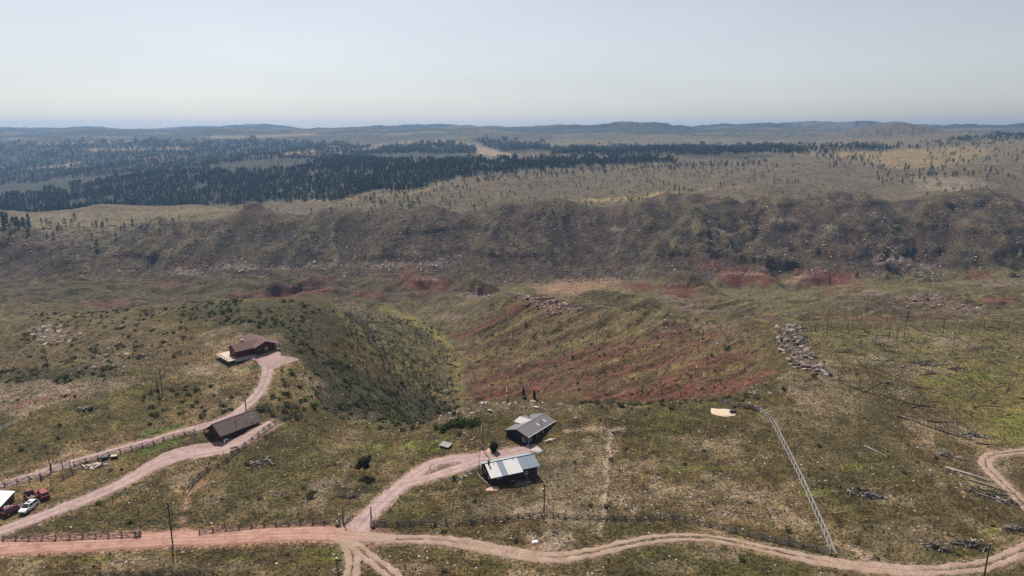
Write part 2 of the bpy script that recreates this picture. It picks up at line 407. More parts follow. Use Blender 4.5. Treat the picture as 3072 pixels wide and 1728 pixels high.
COLR = {k: np.array(v, np.float32) for k, v in dict(
    olive=(.087,.067,.029), green=(.074,.074,.022), bright=(.140,.165,.030), yellow=(.185,.150,.060), tan=(.205,.150,.088),
    dry=(.255,.200,.135), pale=(.34,.275,.225), pink=(.36,.215,.165), red=(.118,.050,.035), orange=(.20,.080,.05), brown=(.105,.075,.052),
    wall=(.072,.050,.032), dusk=(.047,.037,.028), floor=(.095,.074,.036), sand=(.225,.145,.098), bench=(.165,.138,.085), plateau=(.118,.094,.058),
    gold=(.26,.19,.085), forest=(.030,.036,.026), farland=(.115,.098,.064), rock=(.17,.13,.11), shrub=(.050,.052,.032), verge=(.30,.225,.175)).items()}
GC = np.zeros((NL, NS, 3), np.float32)
GC[:] = COLR['olive']
LIT = np.zeros((NL, NS), np.float32)                  # loose pale stones and straw lying on the ground
def blend(mask, col, where=Ellipsis):
    c = COLR[col] if isinstance(col, str) else np.array(col, np.float32)
    m = mask[..., None]
    GC[where] = GC[where] * (1 - m) + c * m
def poly_sd(px, py, poly):
    """signed distance to a polygon, positive inside"""
    d, _ = seg_dist(px, py, list(poly) + [poly[0]])
    inside = np.zeros(px.shape, bool)
    j = len(poly) - 1
    for i in range(len(poly)):
        xi, yi = poly[i]; xj, yj = poly[j]
        if yi != yj:
            inside ^= ((yi > py) != (yj > py)) & (px < (xj - xi) * (py - yi) / (yj - yi) + xi)
        j = i
    return np.where(inside, d, -d)
def window(us, vs, pad, yr):
    """part of the grid that can lie within the given photo window"""
    s0, _ = ray(min(us) - pad, 864); s1, _ = ray(max(us) + pad, 864)
    c0 = max(0, int((min(s0 * 1.13, s0 * .9) + 1) / 2 * (NS - 1)) - 2); c1 = min(NS, int((max(s1 * 1.13, s1 * .9) + 1) / 2 * (NS - 1)) + 3)
    r0, r1 = np.searchsorted(YV, yr)
    sub = (slice(max(r0 - 1, 0), min(r1 + 1, NL)), slice(c0, c1))
    vv = GV[sub]
    rows = np.nonzero(((vv > min(vs) - pad) & (vv < max(vs) + pad)).any(1))[0]
    if len(rows) == 0: return None
    return (slice(sub[0].start + rows[0], sub[0].start + rows[-1] + 1), sub[1])
def area(poly, col, k=1.0, feather=8, yr=(80, 30000), rough=1.0, lit=None):
    w = window([p[0] for p in poly], [p[1] for p in poly], feather + 30, yr)
    if w is None: return
    px = GU[w] + rough * (WU[w] - GU[w]); py = GV[w] + rough * (WV[w] - GV[w])
    m = k * sstep(-feather, feather, poly_sd(px, py, poly)) * ((GY[w] > yr[0]) & (GY[w] < yr[1]))
    if col: blend(m.astype(np.float32), col, w)
    if lit is not None: LIT[w] = LIT[w] * (1 - m) + lit * m
def blob(u, v, ru, rv, col, k=1.0, soft=.5, yr=(80, 30000), tilt=0.0, lit=None):
    w = window([u - ru, u + ru], [v - rv - abs(tilt) * ru, v + rv + abs(tilt) * ru], max(ru, rv) * .5 + 20, yr)
    if w is None: return
    du = (GU[w] - u) + .35 * ru * N1[w]; dv = (GV[w] - v) - tilt * (GU[w] - u) + .5 * rv * N1[w] + .4 * rv * N3[w]
    q = np.sqrt((du / ru) ** 2 + (dv / rv) ** 2)
    m = k * (1 - sstep(1 - soft, 1 + soft, q)) * ((GY[w] > yr[0]) & (GY[w] < yr[1]))
    if col: blend(m.astype(np.float32), col, w)
    if lit is not None: LIT[w] = LIT[w] * (1 - m) + lit * m
def stroke(pts, wd, col, k=1.0, yr=(80, 30000), rough=1.0, lit=None):
    w = window([p[0] for p in pts], [p[1] for p in pts], wd * 2 + 25, yr)
    if w is None: return
    px = GU[w] + rough * (WU[w] - GU[w]); py = GV[w] + rough * (WV[w] - GV[w])
    d, _ = seg_dist(px, py, pts)
    m = k * (1 - sstep(wd * .3, wd * 1.25, d)) * ((GY[w] > yr[0]) & (GY[w] < yr[1])) * (sstep(-.30, .30, N3[w] + .6 * N1[w] + .3) if rough >= 1 else 1)
    if col: blend(m.astype(np.float32), col, w)
    if lit is not None: LIT[w] = LIT[w] * (1 - m) + lit * m

# broad cover
fgm = (1 - sstep(330, 480, GY)).astype(np.float32)
dz_y = np.gradient(GZ, axis=0) / np.gradient(GY, axis=0); dz_x = np.gradient(GZ, axis=1) / np.gradient(GX, axis=1)
SLOPE = np.hypot(dz_x, dz_y - dz_x * GS)
offslope = 1 - np.maximum(ravine, sstep(.20, .38, SLOPE))
fgm = (fgm * 1.0).astype(np.float32)
blend((fgm * offslope * sstep(.0, .55, N2) * .42).astype(np.float32), 'tan')
blend((fgm * offslope * sstep(.15, .55, N1 + .4 * N2) * .30).astype(np.float32), 'dry')
blend((fgm * sstep(.15, .6, -N2 + .3 * N1) * .55).astype(np.float32), 'green')
LIT[:] = fgm * offslope * np.clip(.20 + .50 * sstep(.0, .6, N2 + .6 * N1), 0, 1)
mid = (sstep(420, 560, GY) * (1 - sstep(690, 745, GY))).astype(np.float32)
blend(mid, (.082, .062, .036)); blend((mid * sstep(.0, .5, N1)).astype(np.float32) * .7, 'brown'); blend((mid * sstep(.1, .6, -N2)).astype(np.float32) * .6, 'green')
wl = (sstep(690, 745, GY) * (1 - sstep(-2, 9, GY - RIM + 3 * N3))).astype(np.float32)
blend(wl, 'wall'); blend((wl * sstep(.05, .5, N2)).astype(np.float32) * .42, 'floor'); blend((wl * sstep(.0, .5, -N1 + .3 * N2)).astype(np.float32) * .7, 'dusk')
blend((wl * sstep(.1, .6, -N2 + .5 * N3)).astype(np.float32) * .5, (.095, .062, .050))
# grassy ridge tops painted paler than gullies, slope shading put into the wall colour
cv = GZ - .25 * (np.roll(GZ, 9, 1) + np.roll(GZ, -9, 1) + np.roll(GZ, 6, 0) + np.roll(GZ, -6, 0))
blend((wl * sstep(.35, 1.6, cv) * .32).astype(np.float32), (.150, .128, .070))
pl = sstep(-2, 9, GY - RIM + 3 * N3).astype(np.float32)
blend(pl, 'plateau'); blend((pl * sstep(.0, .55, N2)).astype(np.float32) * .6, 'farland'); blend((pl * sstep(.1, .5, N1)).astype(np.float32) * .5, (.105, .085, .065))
farm = sstep(2200, 4200, GY).astype(np.float32)
NF = fbm(GX / (GY * .10), np.log(GY) * 13 + GX / GY * 1.2, 5, 131).astype(np.float32)
NF2 = fbm(GX / (GY * .02), np.log(GY) * 60, 4, 135).astype(np.float32)
blend(farm, 'farland'); blend((farm * sstep(-.34, -.06, NF + .35 * NF2 + .25 * sstep(0.1, -.5, GS))).astype(np.float32) * .95, 'forest')
ravm = (ravine * (1 - fgm * 0)).astype(np.float32)
blend(ravm * .8, (.105, .088, .046)); blend((ravm * sstep(.0, .5, N1)).astype(np.float32) * .6, 'brown'); blend((ravm * sstep(.15, .55, -N1 + .5 * N3)).astype(np.float32) * .6, 'yellow')
LIT[:] = np.maximum(LIT, .25 * ravm + .12 * wl)

# --- far land: clearings, forest
FOREST = dict(
  main=[(0,594),(199,567),(310,543),(385,527),(417,519),(537,511),(795,515),(914,499),(1024,480),(1123,477),(1203,487),(1354,482),(1521,480),(1700,476),(1819,474),(1990,476),(2048,486),
        (1900,492),(1779,497),(1620,510),(1461,522),(1354,530),(1302,546),(1239,577),(1139,590),(1024,600),(815,608),(656,618),(397,626),(338,634),(0,648)],
  west=[(-200,436),(400,424),(700,418),(1024,428),(1110,440),(1110,476),(1024,487),(914,500),(795,515),(537,511),(417,519),(310,543),(199,567),(0,594),(-200,600)],
  knob=[(1115,448),(1200,434),(1340,428),(1420,440),(1432,474),(1350,480),(1200,484),(1110,474)],
  draw=[(1421,424),(1480,416),(1644,430),(1650,455),(1560,462),(1480,448)],
  belt=[(1644,452),(1800,440),(2048,440),(2358,440),(2370,470),(2200,478),(2048,470),(1800,468),(1660,468)],
  line=[(2358,444),(2560,440),(2763,436),(2763,444),(2560,456),(2358,466)],
  east=[(2763,434),(2920,410),(3072,404),(3200,402),(3200,412),(3000,420),(2800,440)])
for k_, p_ in FOREST.items(): area(p_, 'forest', .85, 6, yr=(1150, 7000), rough=1.3)
area([(1560,388),(1700,374),(1850,370),(2000,368),(2060,373),(2120,396),(2050,402),(1800,400),(1600,402)], 'forest', .85, 3, yr=(3300, 7000), rough=.4)
area([(2680,380),(2800,373),(3100,370),(3100,384),(2750,386)], 'forest', .8, 3, yr=(3300, 7000), rough=.4)
for p_ in ([(254,448),(420,440),(588,441),(588,448),(420,453),(290,455)], [(358,478),(480,468),(568,466),(560,474),(440,482)], [(87,506),(160,494),(258,489),(258,497),(180,505)],
           [(740,466),(870,455),(1024,447),(1180,430),(1340,422),(1430,438),(1500,456),(1560,462),(1480,470),(1440,462),(1400,440),(1330,430),(1200,434),(1024,460),(900,470)],
           [(823,445),(1024,434),(1024,440),(900,450)], [(100,430),(400,421),(400,426),(150,434)], [(600,412),(950,402),(950,406),(650,416)]):
    area(p_, 'dry', .9, 4, yr=(1500, 9000), rough=.5)
area([(1340,432),(1700,420),(2100,414),(2500,420),(3072,408),(3200,404),(3200,520),(2800,520),(2600,498),(2380,470),(2048,440),(1800,438),(1600,432),(1430,440)], (.135,.108,.064), .75, 6, yr=(1300, 5200), rough=.6)
area([(2380,462),(2560,455),(2780,445),(2900,438),(3000,452),(2850,500),(2680,505),(2600,480)], 'gold', .55, 8, yr=(1300, 3500), rough=.6)
blob(2670, 396, 150, 26, (.100,.074,.054), .9, yr=(2800, 6000))
stroke([(1540,618),(1700,604),(1880,596),(2000,580)], 7, 'gold', .85, yr=(950, 1300))
stroke([(2000,580),(2160,566),(2230,560)], 5, 'gold', .6, yr=(950, 1300))
stroke([(860,606),(1040,600),(1240,580),(1330,552)], 4, 'gold', .5, yr=(950, 1500))
area([(0,650),(340,634),(660,620),(760,625),(640,660),(500,668),(420,680),(380,712),(300,708),(100,698),(0,695)], 'bench', .9, 6, yr=(850, 1200), rough=.7)
area([(2030,505),(2380,490),(2640,520),(2700,560),(2300,570),(2040,575)], (.120,.098,.070), .5, 12, yr=(1000, 1800))
area([(2730,535),(2900,530),(3000,560),(2860,575),(2750,565)], 'pale', .35, 10, yr=(980, 1500))

# --- canyon wall and floor
for p_, c_, k_ in ([[(1000,700),(950,740),(900,790)], (.150,.128,.070), .5], [[(470,672),(400,715),(310,770),(260,800)], (.165,.140,.085), .7], [[(1460,650),(1560,730),(1660,800)], (.150,.128,.070), .5],
                   [[(2110,625),(2080,680),(2020,730)], (.150,.128,.070), .6], [[(700,690),(560,730),(420,800)], (.130,.115,.065), .5], [[(1960,790),(1880,840),(1800,860)], (.130,.12,.06), .6],
                   [[(1300,700),(1220,760),(1180,820)], (.13,.10,.07), .5]):
    stroke(p_, 10, c_, k_, yr=(640, 960))
area([(-50,790),(400,770),(700,850),(760,900),(400,905),(0,900)], (.085,.066,.038), .55, 20, yr=(600, 800))
area([(1400,860),(1600,840),(2100,840),(2700,810),(3100,800),(3100,850),(2600,910),(2300,930),(1900,905),(1500,905),(1400,905)], (.128,.110,.054), .75, 12, yr=(505, 790))
area([(1590,862),(1680,838),(1830,830),(1870,845),(1790,868),(1900,875),(1880,890),(1700,888),(1620,880)], 'sand', .9, 10, yr=(560, 760))
area([(1430,900),(1560,890),(1700,905),(1700,925),(1560,925)], 'yellow', .6, 10, yr=(500, 640))
for u, v, ru, rv, k_ in ((920,870,70,14,.8),(800,885,110,10,.7),(1110,885,40,10,.8),(1290,855,70,20,.8),(1430,870,50,12,.45),(1920,858,45,12,.8),(2040,870,60,20,.9),(2250,835,90,26,.9),(2490,835,100,26,.85),
                         (2930,825,40,12,.8),(2110,900,50,14,.4),(2140,795,50,18,.5),(1230,830,40,30,.5),(600,790,80,16,.35),(330,915,80,12,.5),(2200,812,30,14,.7),(3000,900,60,12,.6),(500,855,60,18,.35),(960,840,60,10,.4),(2800,900,60,14,.4),(2480,880,30,10,.5)):
    blob(u, v, ru, rv, (.125,.050,.036), min(1, k_ * 1.1), yr=(480, 800))
for u, v, ru, rv in ((2240,822,60,5),(2040,852,26,5),(2420,832,40,5),(1440,865,26,5),(1280,838,40,4),(900,862,40,4),(2400,845,30,4)):
    blob(u, v, ru, rv, (.30,.20,.16), .7, yr=(480, 800))
for p_ in ([(2440,962),(2600,958),(2750,962),(2860,950)], [(2300,950),(2330,955)], [(2640,968),(2800,966)]): stroke(p_, 8, 'red', .8, yr=(420, 620))
area([(2480,930),(2560,880),(2640,870),(2720,905),(2760,945),(2600,950)], (.110,.085,.058), .7, 8, yr=(480, 640))
for u, v, ru, rv in ((1430,885,50,10),(2620,878,50,8),(2770,895,70,16),(2990,850,80,8),(2890,930,50,18),(2080,920,50,14),(2010,895,30,10),(1640,910,50,14),(1700,930,60,16),(1350,950,40,12)):
    blob(u, v, ru, rv, 'rock', .8, yr=(400, 700)); blob(u, v, ru, rv, None, yr=(400, 700), lit=.55)
for u, v, ru, rv in ((700,800,90,10),(870,805,60,8),(960,795,110,9),(1170,795,90,9),(1300,790,40,8),(560,815,60,12),(2120,768,45,8),(2660,780,60,16),(2750,800,60,14),(1850,688,30,8),(2480,680,30,10),(2160,700,40,8),(2350,660,50,10),(180,700,60,10)):
    blob(u, v, ru, rv, 'rock', .55, yr=(640, 960)); blob(u, v, ru, rv, None, yr=(640, 960), lit=.8)

# --- ravine: yellow-green left side, red right side
area([(1040,950),(1180,955),(1330,1010),(1370,1090),(1390,1190),(1330,1200),(1250,1140),(1120,1060),(1010,980)], (.120,.104,.042), .7, 14, yr=(270, 620))
stroke([(1150,925),(1240,960),(1325,1012),(1362,1080),(1378,1150),(1385,1200)], 16, (.175,.150,.055), .95, yr=(270, 620), rough=.9)
stroke([(1090,1060),(1180,1110),(1290,1160),(1350,1195)], 8, 'yellow', .5, yr=(240, 520))
stroke([(1020,940),(1080,1000),(1180,1060),(1280,1110)], 9, 'yellow', .45, yr=(240, 520))
area([(1390,1010),(1540,900),(1700,930),(2000,955),(2280,985),(2290,1060),(2240,1180),(1900,1205),(1430,1205),(1390,1100)], (.125,.092,.044), .8, 14, yr=(230, 560))
area([(1400,1130),(1560,1080),(1800,1040),(2060,975),(2290,1060),(2240,1190),(1900,1208),(1430,1208)], (.112,.066,.038), .6, 14, yr=(215, 560))
area([(1380,1010),(1540,905),(1640,930),(1480,1030),(1400,1080)], (.105,.080,.036), .6, 10, yr=(380, 560))
for p_, wd, k_ in (([(1375,1015),(1440,985),(1510,950),(1560,925)], 9, .9), ([(1385,1065),(1470,1040),(1560,1005)], 8, .85), ([(1400,1110),(1520,1080),(1620,1045),(1700,1010)], 8, .6),
                   ([(1440,1150),(1560,1115),(1700,1075),(1830,1035)], 10, .75), ([(1600,1150),(1740,1100),(1860,1060),(1960,1020),(2060,985)], 12, .9), ([(1430,1190),(1560,1170),(1640,1165)], 14, .95),
                   ([(1700,1160),(1850,1120),(1960,1095),(2060,1060)], 9, .75), ([(1760,1195),(1900,1180),(2050,1165),(2180,1150)], 14, 1), ([(1900,1200),(2080,1180),(2230,1150)], 14, 1),
                   ([(1980,1140),(2120,1090),(2240,1060)], 9, .8), ([(2150,1180),(2230,1165),(2290,1130)], 16, 1), ([(2060,1040),(2180,1000)], 10, .5), ([(1500,1130),(1600,1100)], 10, .6), ([(1390,1180),(1450,1150)], 9, .8)):
    stroke(p_, wd * 1.3, 'red', min(1, k_ * 1.1), yr=(215, 560), lit=.34)
for p_, wd in (([(1850,1190),(2000,1150),(2150,1110)], 6), ([(2200,1160),(2280,1130),(2330,1110)], 8), ([(1500,1195),(1650,1160)], 5)): stroke(p_, wd, 'orange', .6, yr=(215, 560))
for p_, wd in (([(1400,1035),(1500,1000),(1600,945)], 7), ([(1400,1085),(1560,1035),(1680,980)], 8), ([(1500,1100),(1700,1040),(1860,990)], 8), ([(1650,1130),(1850,1080),(2000,1030)], 7), ([(1900,1130),(2060,1090),(2230,1030)], 10), ([(1880,1000),(2050,965)], 12), ([(2100,1130),(2230,1100)], 8)):
    stroke(p_, wd, 'yellow', .55, yr=(230, 560))
for p_, wd in (([(1960,985),(2060,975),(2200,985)], 16), ([(1760,1000),(1960,960)], 9), ([(1900,1040),(2000,1010)], 9), ([(2200,1010),(2280,1000)], 12)):
    stroke(p_, wd, 'rock', .5, yr=(250, 560), lit=.75)
stroke([(1535,886),(1620,900),(1700,918),(1780,930)], 10, (.075,.056,.048), .95, yr=(400, 540), rough=.8, lit=.3)
stroke([(1300,948),(1400,925),(1500,892)], 7, (.085,.066,.056), .6, yr=(400, 540), lit=.4)

# --- the near plateau
area([(830,1020),(900,1030),(1000,1080),(1100,1130),(1250,1185),(1350,1215),(1330,1255),(1200,1272),(1080,1255),(980,1235),(905,1180),(930,1120),(880,1060)], 'shrub', .8, 12, yr=(160, 420))
area([(480,925),(640,905),(900,900),(1000,930),(1060,1000),(950,1040),(850,1000),(740,1000),(620,990)], 'shrub', .6, 12, yr=(200, 420))
area([(-20,1115),(120,1105),(350,1100),(420,1130),(200,1145),(-20,1150)], 'shrub', .6, 10, yr=(150, 420))
area([(-20,1145),(200,1140),(420,1130),(380,1160),(280,1195),(120,1225),(-20,1240)], (.205,.160,.125), .75, 10, yr=(120, 400), lit=.6)
stroke([(20,1225),(100,1205),(200,1190),(240,1188)], 8, 'orange', .55, yr=(120, 400))
area([(180,1215),(420,1150),(640,1160),(560,1230),(420,1290),(180,1345),(-20,1420),(-20,1300)], (.100,.082,.033), .8, 14, yr=(120, 400), lit=.06)
stroke([(420,1150),(520,1140),(640,1150),(760,1160)], 9, 'yellow', .45, yr=(120, 400))
area([(560,1090),(700,1090),(780,1110),(740,1130),(620,1130),(540,1115)], 'dry', .6, 8, yr=(120, 400))
stroke([(730,1110),(780,1095),(770,1120)], 6, (.06,.12,.025), .9, yr=(120, 400)); stroke([(735,1132),(775,1125)], 5, 'orange', .6, yr=(120, 400))
area([(240,980),(400,950),(560,1000),(640,1080),(560,1110),(360,1100),(120,1100),(0,1090),(60,1040)], (.125,.095,.060), .55, 14, yr=(150, 420), lit=.3)
stroke([(20,1085),(80,1080)], 8, 'red', .5, yr=(150, 500)); blob(150, 1000, 60, 24, 'rock', .7, yr=(150, 500), lit=.8); blob(320, 1090, 60, 24, 'rock', .5, yr=(150, 500), lit=.8)
area([(790,1090),(900,1080),(960,1130),(960,1200),(860,1230),(790,1230),(810,1150)], (.185,.140,.075), .6, 12, yr=(120, 400), lit=.3)
blob(930, 1170, 50, 40, 'dry', .5, yr=(120, 400), lit=.8)
stroke([(540,1575),(560,1520),(575,1480),(620,1430)], 18, 'pink', .5, yr=(90, 300), lit=.7); stroke([(545,1600),(555,1550),(560,1510)], 14, 'pink', .55, yr=(90, 300), lit=.8)
area([(560,1480),(680,1400),(800,1330),(860,1290),(980,1280),(960,1400),(900,1480),(700,1560),(560,1600)], (.095,.080,.034), .55, 20, yr=(90, 300))
area([(420,1295),(520,1275),(590,1290),(540,1330),(440,1360),(400,1370)], (.070,.105,.028), .75, 6, yr=(90, 300), lit=0)
stroke([(60,1420),(200,1370),(330,1340),(440,1318)], 5, 'pink', .55, yr=(90, 300), lit=.5)
area([(0,1500),(120,1440),(260,1400),(420,1370),(420,1400),(300,1450),(150,1510),(0,1570)], (.185,.135,.065), .65, 10, yr=(90, 300), lit=.15)
stroke([(280,1520),(380,1500),(400,1480)], 4, 'pink', .35, yr=(90, 300)); stroke([(200,1545),(340,1510),(420,1470),(520,1440)], 8, 'tan', .6, yr=(90, 300))
area([(40,1600),(250,1540),(500,1500),(540,1530),(520,1600),(300,1610),(60,1615)], (.082,.070,.028), .6, 10, yr=(90, 300), lit=.05)
for p_ in ([(1840,1285),(1832,1350),(1822,1420),(1815,1480),(1808,1560),(1800,1600)],): stroke(p_, 9, (.33,.255,.20), .9, yr=(90, 300), rough=.7, lit=.8)
stroke([(1690,1292),(1780,1287),(1870,1286)], 8, 'dry', .9, yr=(90, 300), rough=.7, lit=.7)
area([(1640,1340),(1800,1330),(1830,1480),(1800,1600),(1640,1560),(1600,1470)], 'pale', .28, 24, yr=(90, 300), lit=.8)
area([(1400,1500),(1560,1480),(1640,1520),(1600,1560),(1420,1550)], 'pale', .25, 16, yr=(90, 300), lit=.8)
area([(1390,1215),(1700,1208),(1700,1240),(1450,1240),(1300,1270)], 'rock', .45, 12, yr=(90, 300), lit=.7)
area([(1560,1600),(1700,1580),(1740,1640),(1600,1660)], 'pale', .5, 12, yr=(90, 300), lit=1); blob(1610, 1630, 40, 14, 'orange', .5, yr=(90, 300))
area([(2280,1250),(2560,1230),(2760,1330),(2760,1420),(2560,1440),(2380,1420)], (.100,.082,.040), .6, 24, yr=(90, 300), lit=.15)
area([(2620,1570),(2800,1560),(2880,1610),(2760,1680),(2600,1660)], 'dry', .4, 20, yr=(90, 300), lit=.7)
area([(2560,1640),(2700,1690),(2900,1700),(2800,1712),(2600,1700)], 'pale', .5, 10, yr=(90, 300), lit=.9)
area([(2340,1150),(2500,1120),(2640,1180),(2560,1260),(2380,1240)], 'dry', .35, 20, yr=(120, 330), lit=.6)
area([(2740,1110),(2900,1080),(3100,1080),(3100,1340),(2980,1340),(2900,1260),(2780,1190)], (.165,.142,.046), .75, 22, yr=(120, 400), lit=.05)
area([(2980,1250),(3100,1220),(3100,1330),(3000,1330)], 'bright', .45, 14, yr=(120, 400), lit=0)
for u, v, ru, rv in ((2840,1140,50,10),(2560,1000,120,10),(2880,1000,120,8),(2780,1050,70,8),(2700,1165,30,8),(2960,1130,50,10)): blob(u, v, ru, rv, 'bright', .65, yr=(160, 420))
area([(2420,1000),(2700,985),(3100,985),(3100,1080),(2800,1080),(2500,1100)], (.150,.130,.058), .65, 16, yr=(160, 420), lit=.45)
for u, v, ru, rv in ((2640,1020,50,10),(2850,1030,80,14),(2760,1110,90,18),(2620,1080,70,12)): blob(u, v, ru, rv, 'pale', .35, yr=(160, 420), lit=.8)
stroke([(2360,985),(2385,1040),(2400,1075),(2440,1100),(2500,1125)], 20, 'rock', .8, yr=(200, 420), lit=.5)
for u, v, ru, rv, c_, k_ in ((1290,1340,70,14,'bright',.6),(1120,1345,60,14,'bright',.5),(1230,1365,40,8,'yellow',.5),(1180,1395,60,12,'yellow',.4),(2100,1405,130,9,'bright',.45),(700,1675,50,10,'bright',.4),(980,1660,60,20,'bright',.4),(300,1680,70,9,'bright',.5),
                             (1620,1315,60,14,'green',.7),(1420,1440,40,10,'green',.6),(2450,1480,40,14,'bright',.5),(2560,1400,40,10,'bright',.4),(1480,1700,90,16,'green',.6),(1340,1650,60,12,'green',.6),(1900,1590,120,14,'green',.5),(2480,1670,30,12,'bright',.6),(900,1380,100,20,'green',.4),(2980,1600,30,16,'bright',.4)):
    blob(u, v, ru, rv, c_, k_, yr=(90, 320), lit=.03)
for u, v, ru, rv in ((640,1490,40,16),(760,1520,60,14),(940,1520,60,16),(960,1460,40,14),(600,1620,60,8),(1020,1450,40,12),(1080,1490,50,14),(1750,1570,60,10),(2120,1340,70,16),(2080,1320,60,12),(2150,1660,90,26),(2020,1700,80,20),(2260,1480,70,24),(2300,1560,60,16),
                     (1960,1480,90,20),(2700,1500,60,16),(2560,1590,50,16),(830,1480,50,14),(1940,1390,90,20),(1480,1600,50,10),(1230,1700,60,16),(700,1700,80,14),(480,1690,80,14)):
    blob(u, v, ru, rv, 'pale', .22, yr=(90, 320), lit=.74)
# straw-coloured verges where wheels and graders have scraped the ground
near = GY < 420
for key, rd in ROADS.items():
    L = rd['line'][::6]
    d, _ = seg_dist(GX[near], GY[near], L)
    d = d + .5 * N3[near] + .35 * N1[near]
    wdt = rd['width'] / 2
    m = (1 - sstep(wdt - .1, wdt + (1.6 if rd['kind'] != 'two' else 1.0), d)) * (.85 if rd['kind'] != 'two' else .38)
    if rd['kind'] == 'red': c_ = np.array((.33,.20,.15), np.float32)
    else: c_ = COLR['verge']
    g = GC[near]; GC[near] = g * (1 - m[:, None]) + c_ * m[:, None]
GC *= (1 + .16 * N3 + .10 * N1)[..., None]
GC = np.clip(GC * np.array((.93, .90, .84), np.float32), .012, .6)
LIT = np.clip(LIT, 0, 1)
# ---------------------------------------------------------------- node helpers
class NT:
    def __init__(s, name):
        s.m = bpy.data.materials.new(name); s.m.use_nodes = True; s.t = s.m.node_tree; s.n = s.t.nodes; s.l = s.t.links
        s.bsdf = s.n['Principled BSDF']
        s.bsdf.inputs['Roughness'].default_value = .9
        s.bsdf.inputs['Specular IOR Level'].default_value = .2
    def node(s, typ, **kw):
        nd = s.n.new(typ)
        for k, v in kw.items(): setattr(nd, k, v)
        return nd
    def link(s, a, b): s.l.new(a, b)
    def noise(s, vec, scale, detail=3, rough=.55, dist=0):
        nd = s.n.new('ShaderNodeTexNoise'); nd.inputs['Scale'].default_value = scale; nd.inputs['Detail'].default_value = detail
        nd.inputs['Roughness'].default_value = rough; nd.inputs['Distortion'].default_value = dist
        if vec is not None: s.link(vec, nd.inputs['Vector'])
        return nd.outputs['Fac']
    def ramp(s, fac, stops):
        nd = s.n.new('ShaderNodeValToRGB'); e = nd.color_ramp.elements
        e[0].position, e[1].position = stops[0][0], stops[-1][0]
        e[0].color, e[1].color = (*stops[0][1], 1), (*stops[-1][1], 1)
        for p, c in stops[1:-1]:
            k = e.new(p); k.color = (*c, 1)
        s.link(fac, nd.inputs['Fac']); return nd.outputs['Color']
    def math(s, op, a, b=None, clamp=False):
        nd = s.n.new('ShaderNodeMath'); nd.operation = op; nd.use_clamp = clamp
        for i, v in enumerate((a, b)):
            if v is None: continue
            if isinstance(v, (int, float)): nd.inputs[i].default_value = v
            else: s.link(v, nd.inputs[i])
        return nd.outputs[0]
    def mix(s, fac, a, b, mode='MIX'):
        nd = s.n.new('ShaderNodeMix'); nd.data_type = 'RGBA'; nd.blend_type = mode
        for inp, v in ((nd.inputs['Factor'], fac), (nd.inputs['A'], a), (nd.inputs['B'], b)):
            if isinstance(v, (int, float)): inp.default_value = v
            elif isinstance(v, tuple): inp.default_value = (*v, 1)
            else: s.link(v, inp)
        return nd.outputs['Result']
    def mapr(s, v, a, b, c=0., d=1.):
        nd = s.n.new('ShaderNodeMapRange'); nd.inputs[1].default_value = a; nd.inputs[2].default_value = b; nd.inputs[3].default_value = c; nd.inputs[4].default_value = d
        s.link(v, nd.inputs[0]); return nd.outputs[0]
    def bump(s, h, strength, dist):
        nd = s.n.new('ShaderNodeBump'); nd.inputs['Strength'].default_value = strength; nd.inputs['Distance'].default_value = dist
        s.link(h, nd.inputs['Height']); s.link(nd.outputs[0], s.bsdf.inputs['Normal'])
    def color(s, c): s.link(c, s.bsdf.inputs['Base Color'])

def ground_material():
    t = NT('ground_cover')
    pos = t.node('ShaderNodeNewGeometry').outputs['Position']
    alb = t.node('ShaderNodeVertexColor', layer_name='albedo').outputs['Color']
    lit = t.node('ShaderNodeVertexColor', layer_name='litter').outputs['Color']
    fine = t.noise(pos, 1.6, 4, .62)           # tufts, under a metre
    midn = t.noise(pos, .32, 5, .6, .4)        # clumps, a few metres
    big = t.noise(pos, .055, 5, .6)
    c = t.mix(1.0, alb, t.ramp(fine, [(.35, (.36, .36, .36)), (.5, (1, 1, 1)), (.65, (1.75, 1.66, 1.5))]), 'MULTIPLY')
    c = t.mix(1.0, c, t.ramp(midn, [(.36, (.58, .60, .58)), (.5, (1, 1, 1)), (.64, (1.36, 1.32, 1.26))]), 'MULTIPLY')
    c = t.mix(1.0, c, t.ramp(big, [(.34, (.78, .80, .80)), (.66, (1.22, 1.2, 1.18))]), 'MULTIPLY')
    # pale stones and straw
    sp = t.math('ADD', t.math('MULTIPLY', t.noise(pos, 1.7, 3, .75), .62), t.math('MULTIPLY', t.noise(pos, .38, 4, .65), .38))
    thr = t.math('SUBTRACT', sp, t.math('MULTIPLY', t.math('SUBTRACT', 1.0, lit), .30))
    k = t.mapr(thr, .46, .51)
    c = t.mix(t.math('MULTIPLY', k, .80), c, (.42, .335, .285))
    # dark gaps and low dark plants
    dk = t.mapr(t.noise(pos, .85, 4, .7), .60, .70)
    c = t.mix(t.math('MULTIPLY', dk, .38), c, (.035, .034, .018))
    t.color(c)
    t.bump(t.math('ADD', t.math('MULTIPLY', fine, .6), midn), 1.0, 1.5)
    t.bsdf.inputs['Roughness'].default_value = .95
    return t.m
M_GROUND = ground_material()
me = grid_mesh('terrain', GX, GY, GZ)
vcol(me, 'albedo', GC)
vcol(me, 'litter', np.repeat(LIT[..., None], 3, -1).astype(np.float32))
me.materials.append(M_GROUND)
terrain = bpy.data.objects.new('terrain', me)
COL.objects.link(terrain)
terrain['kind'] = 'structure'

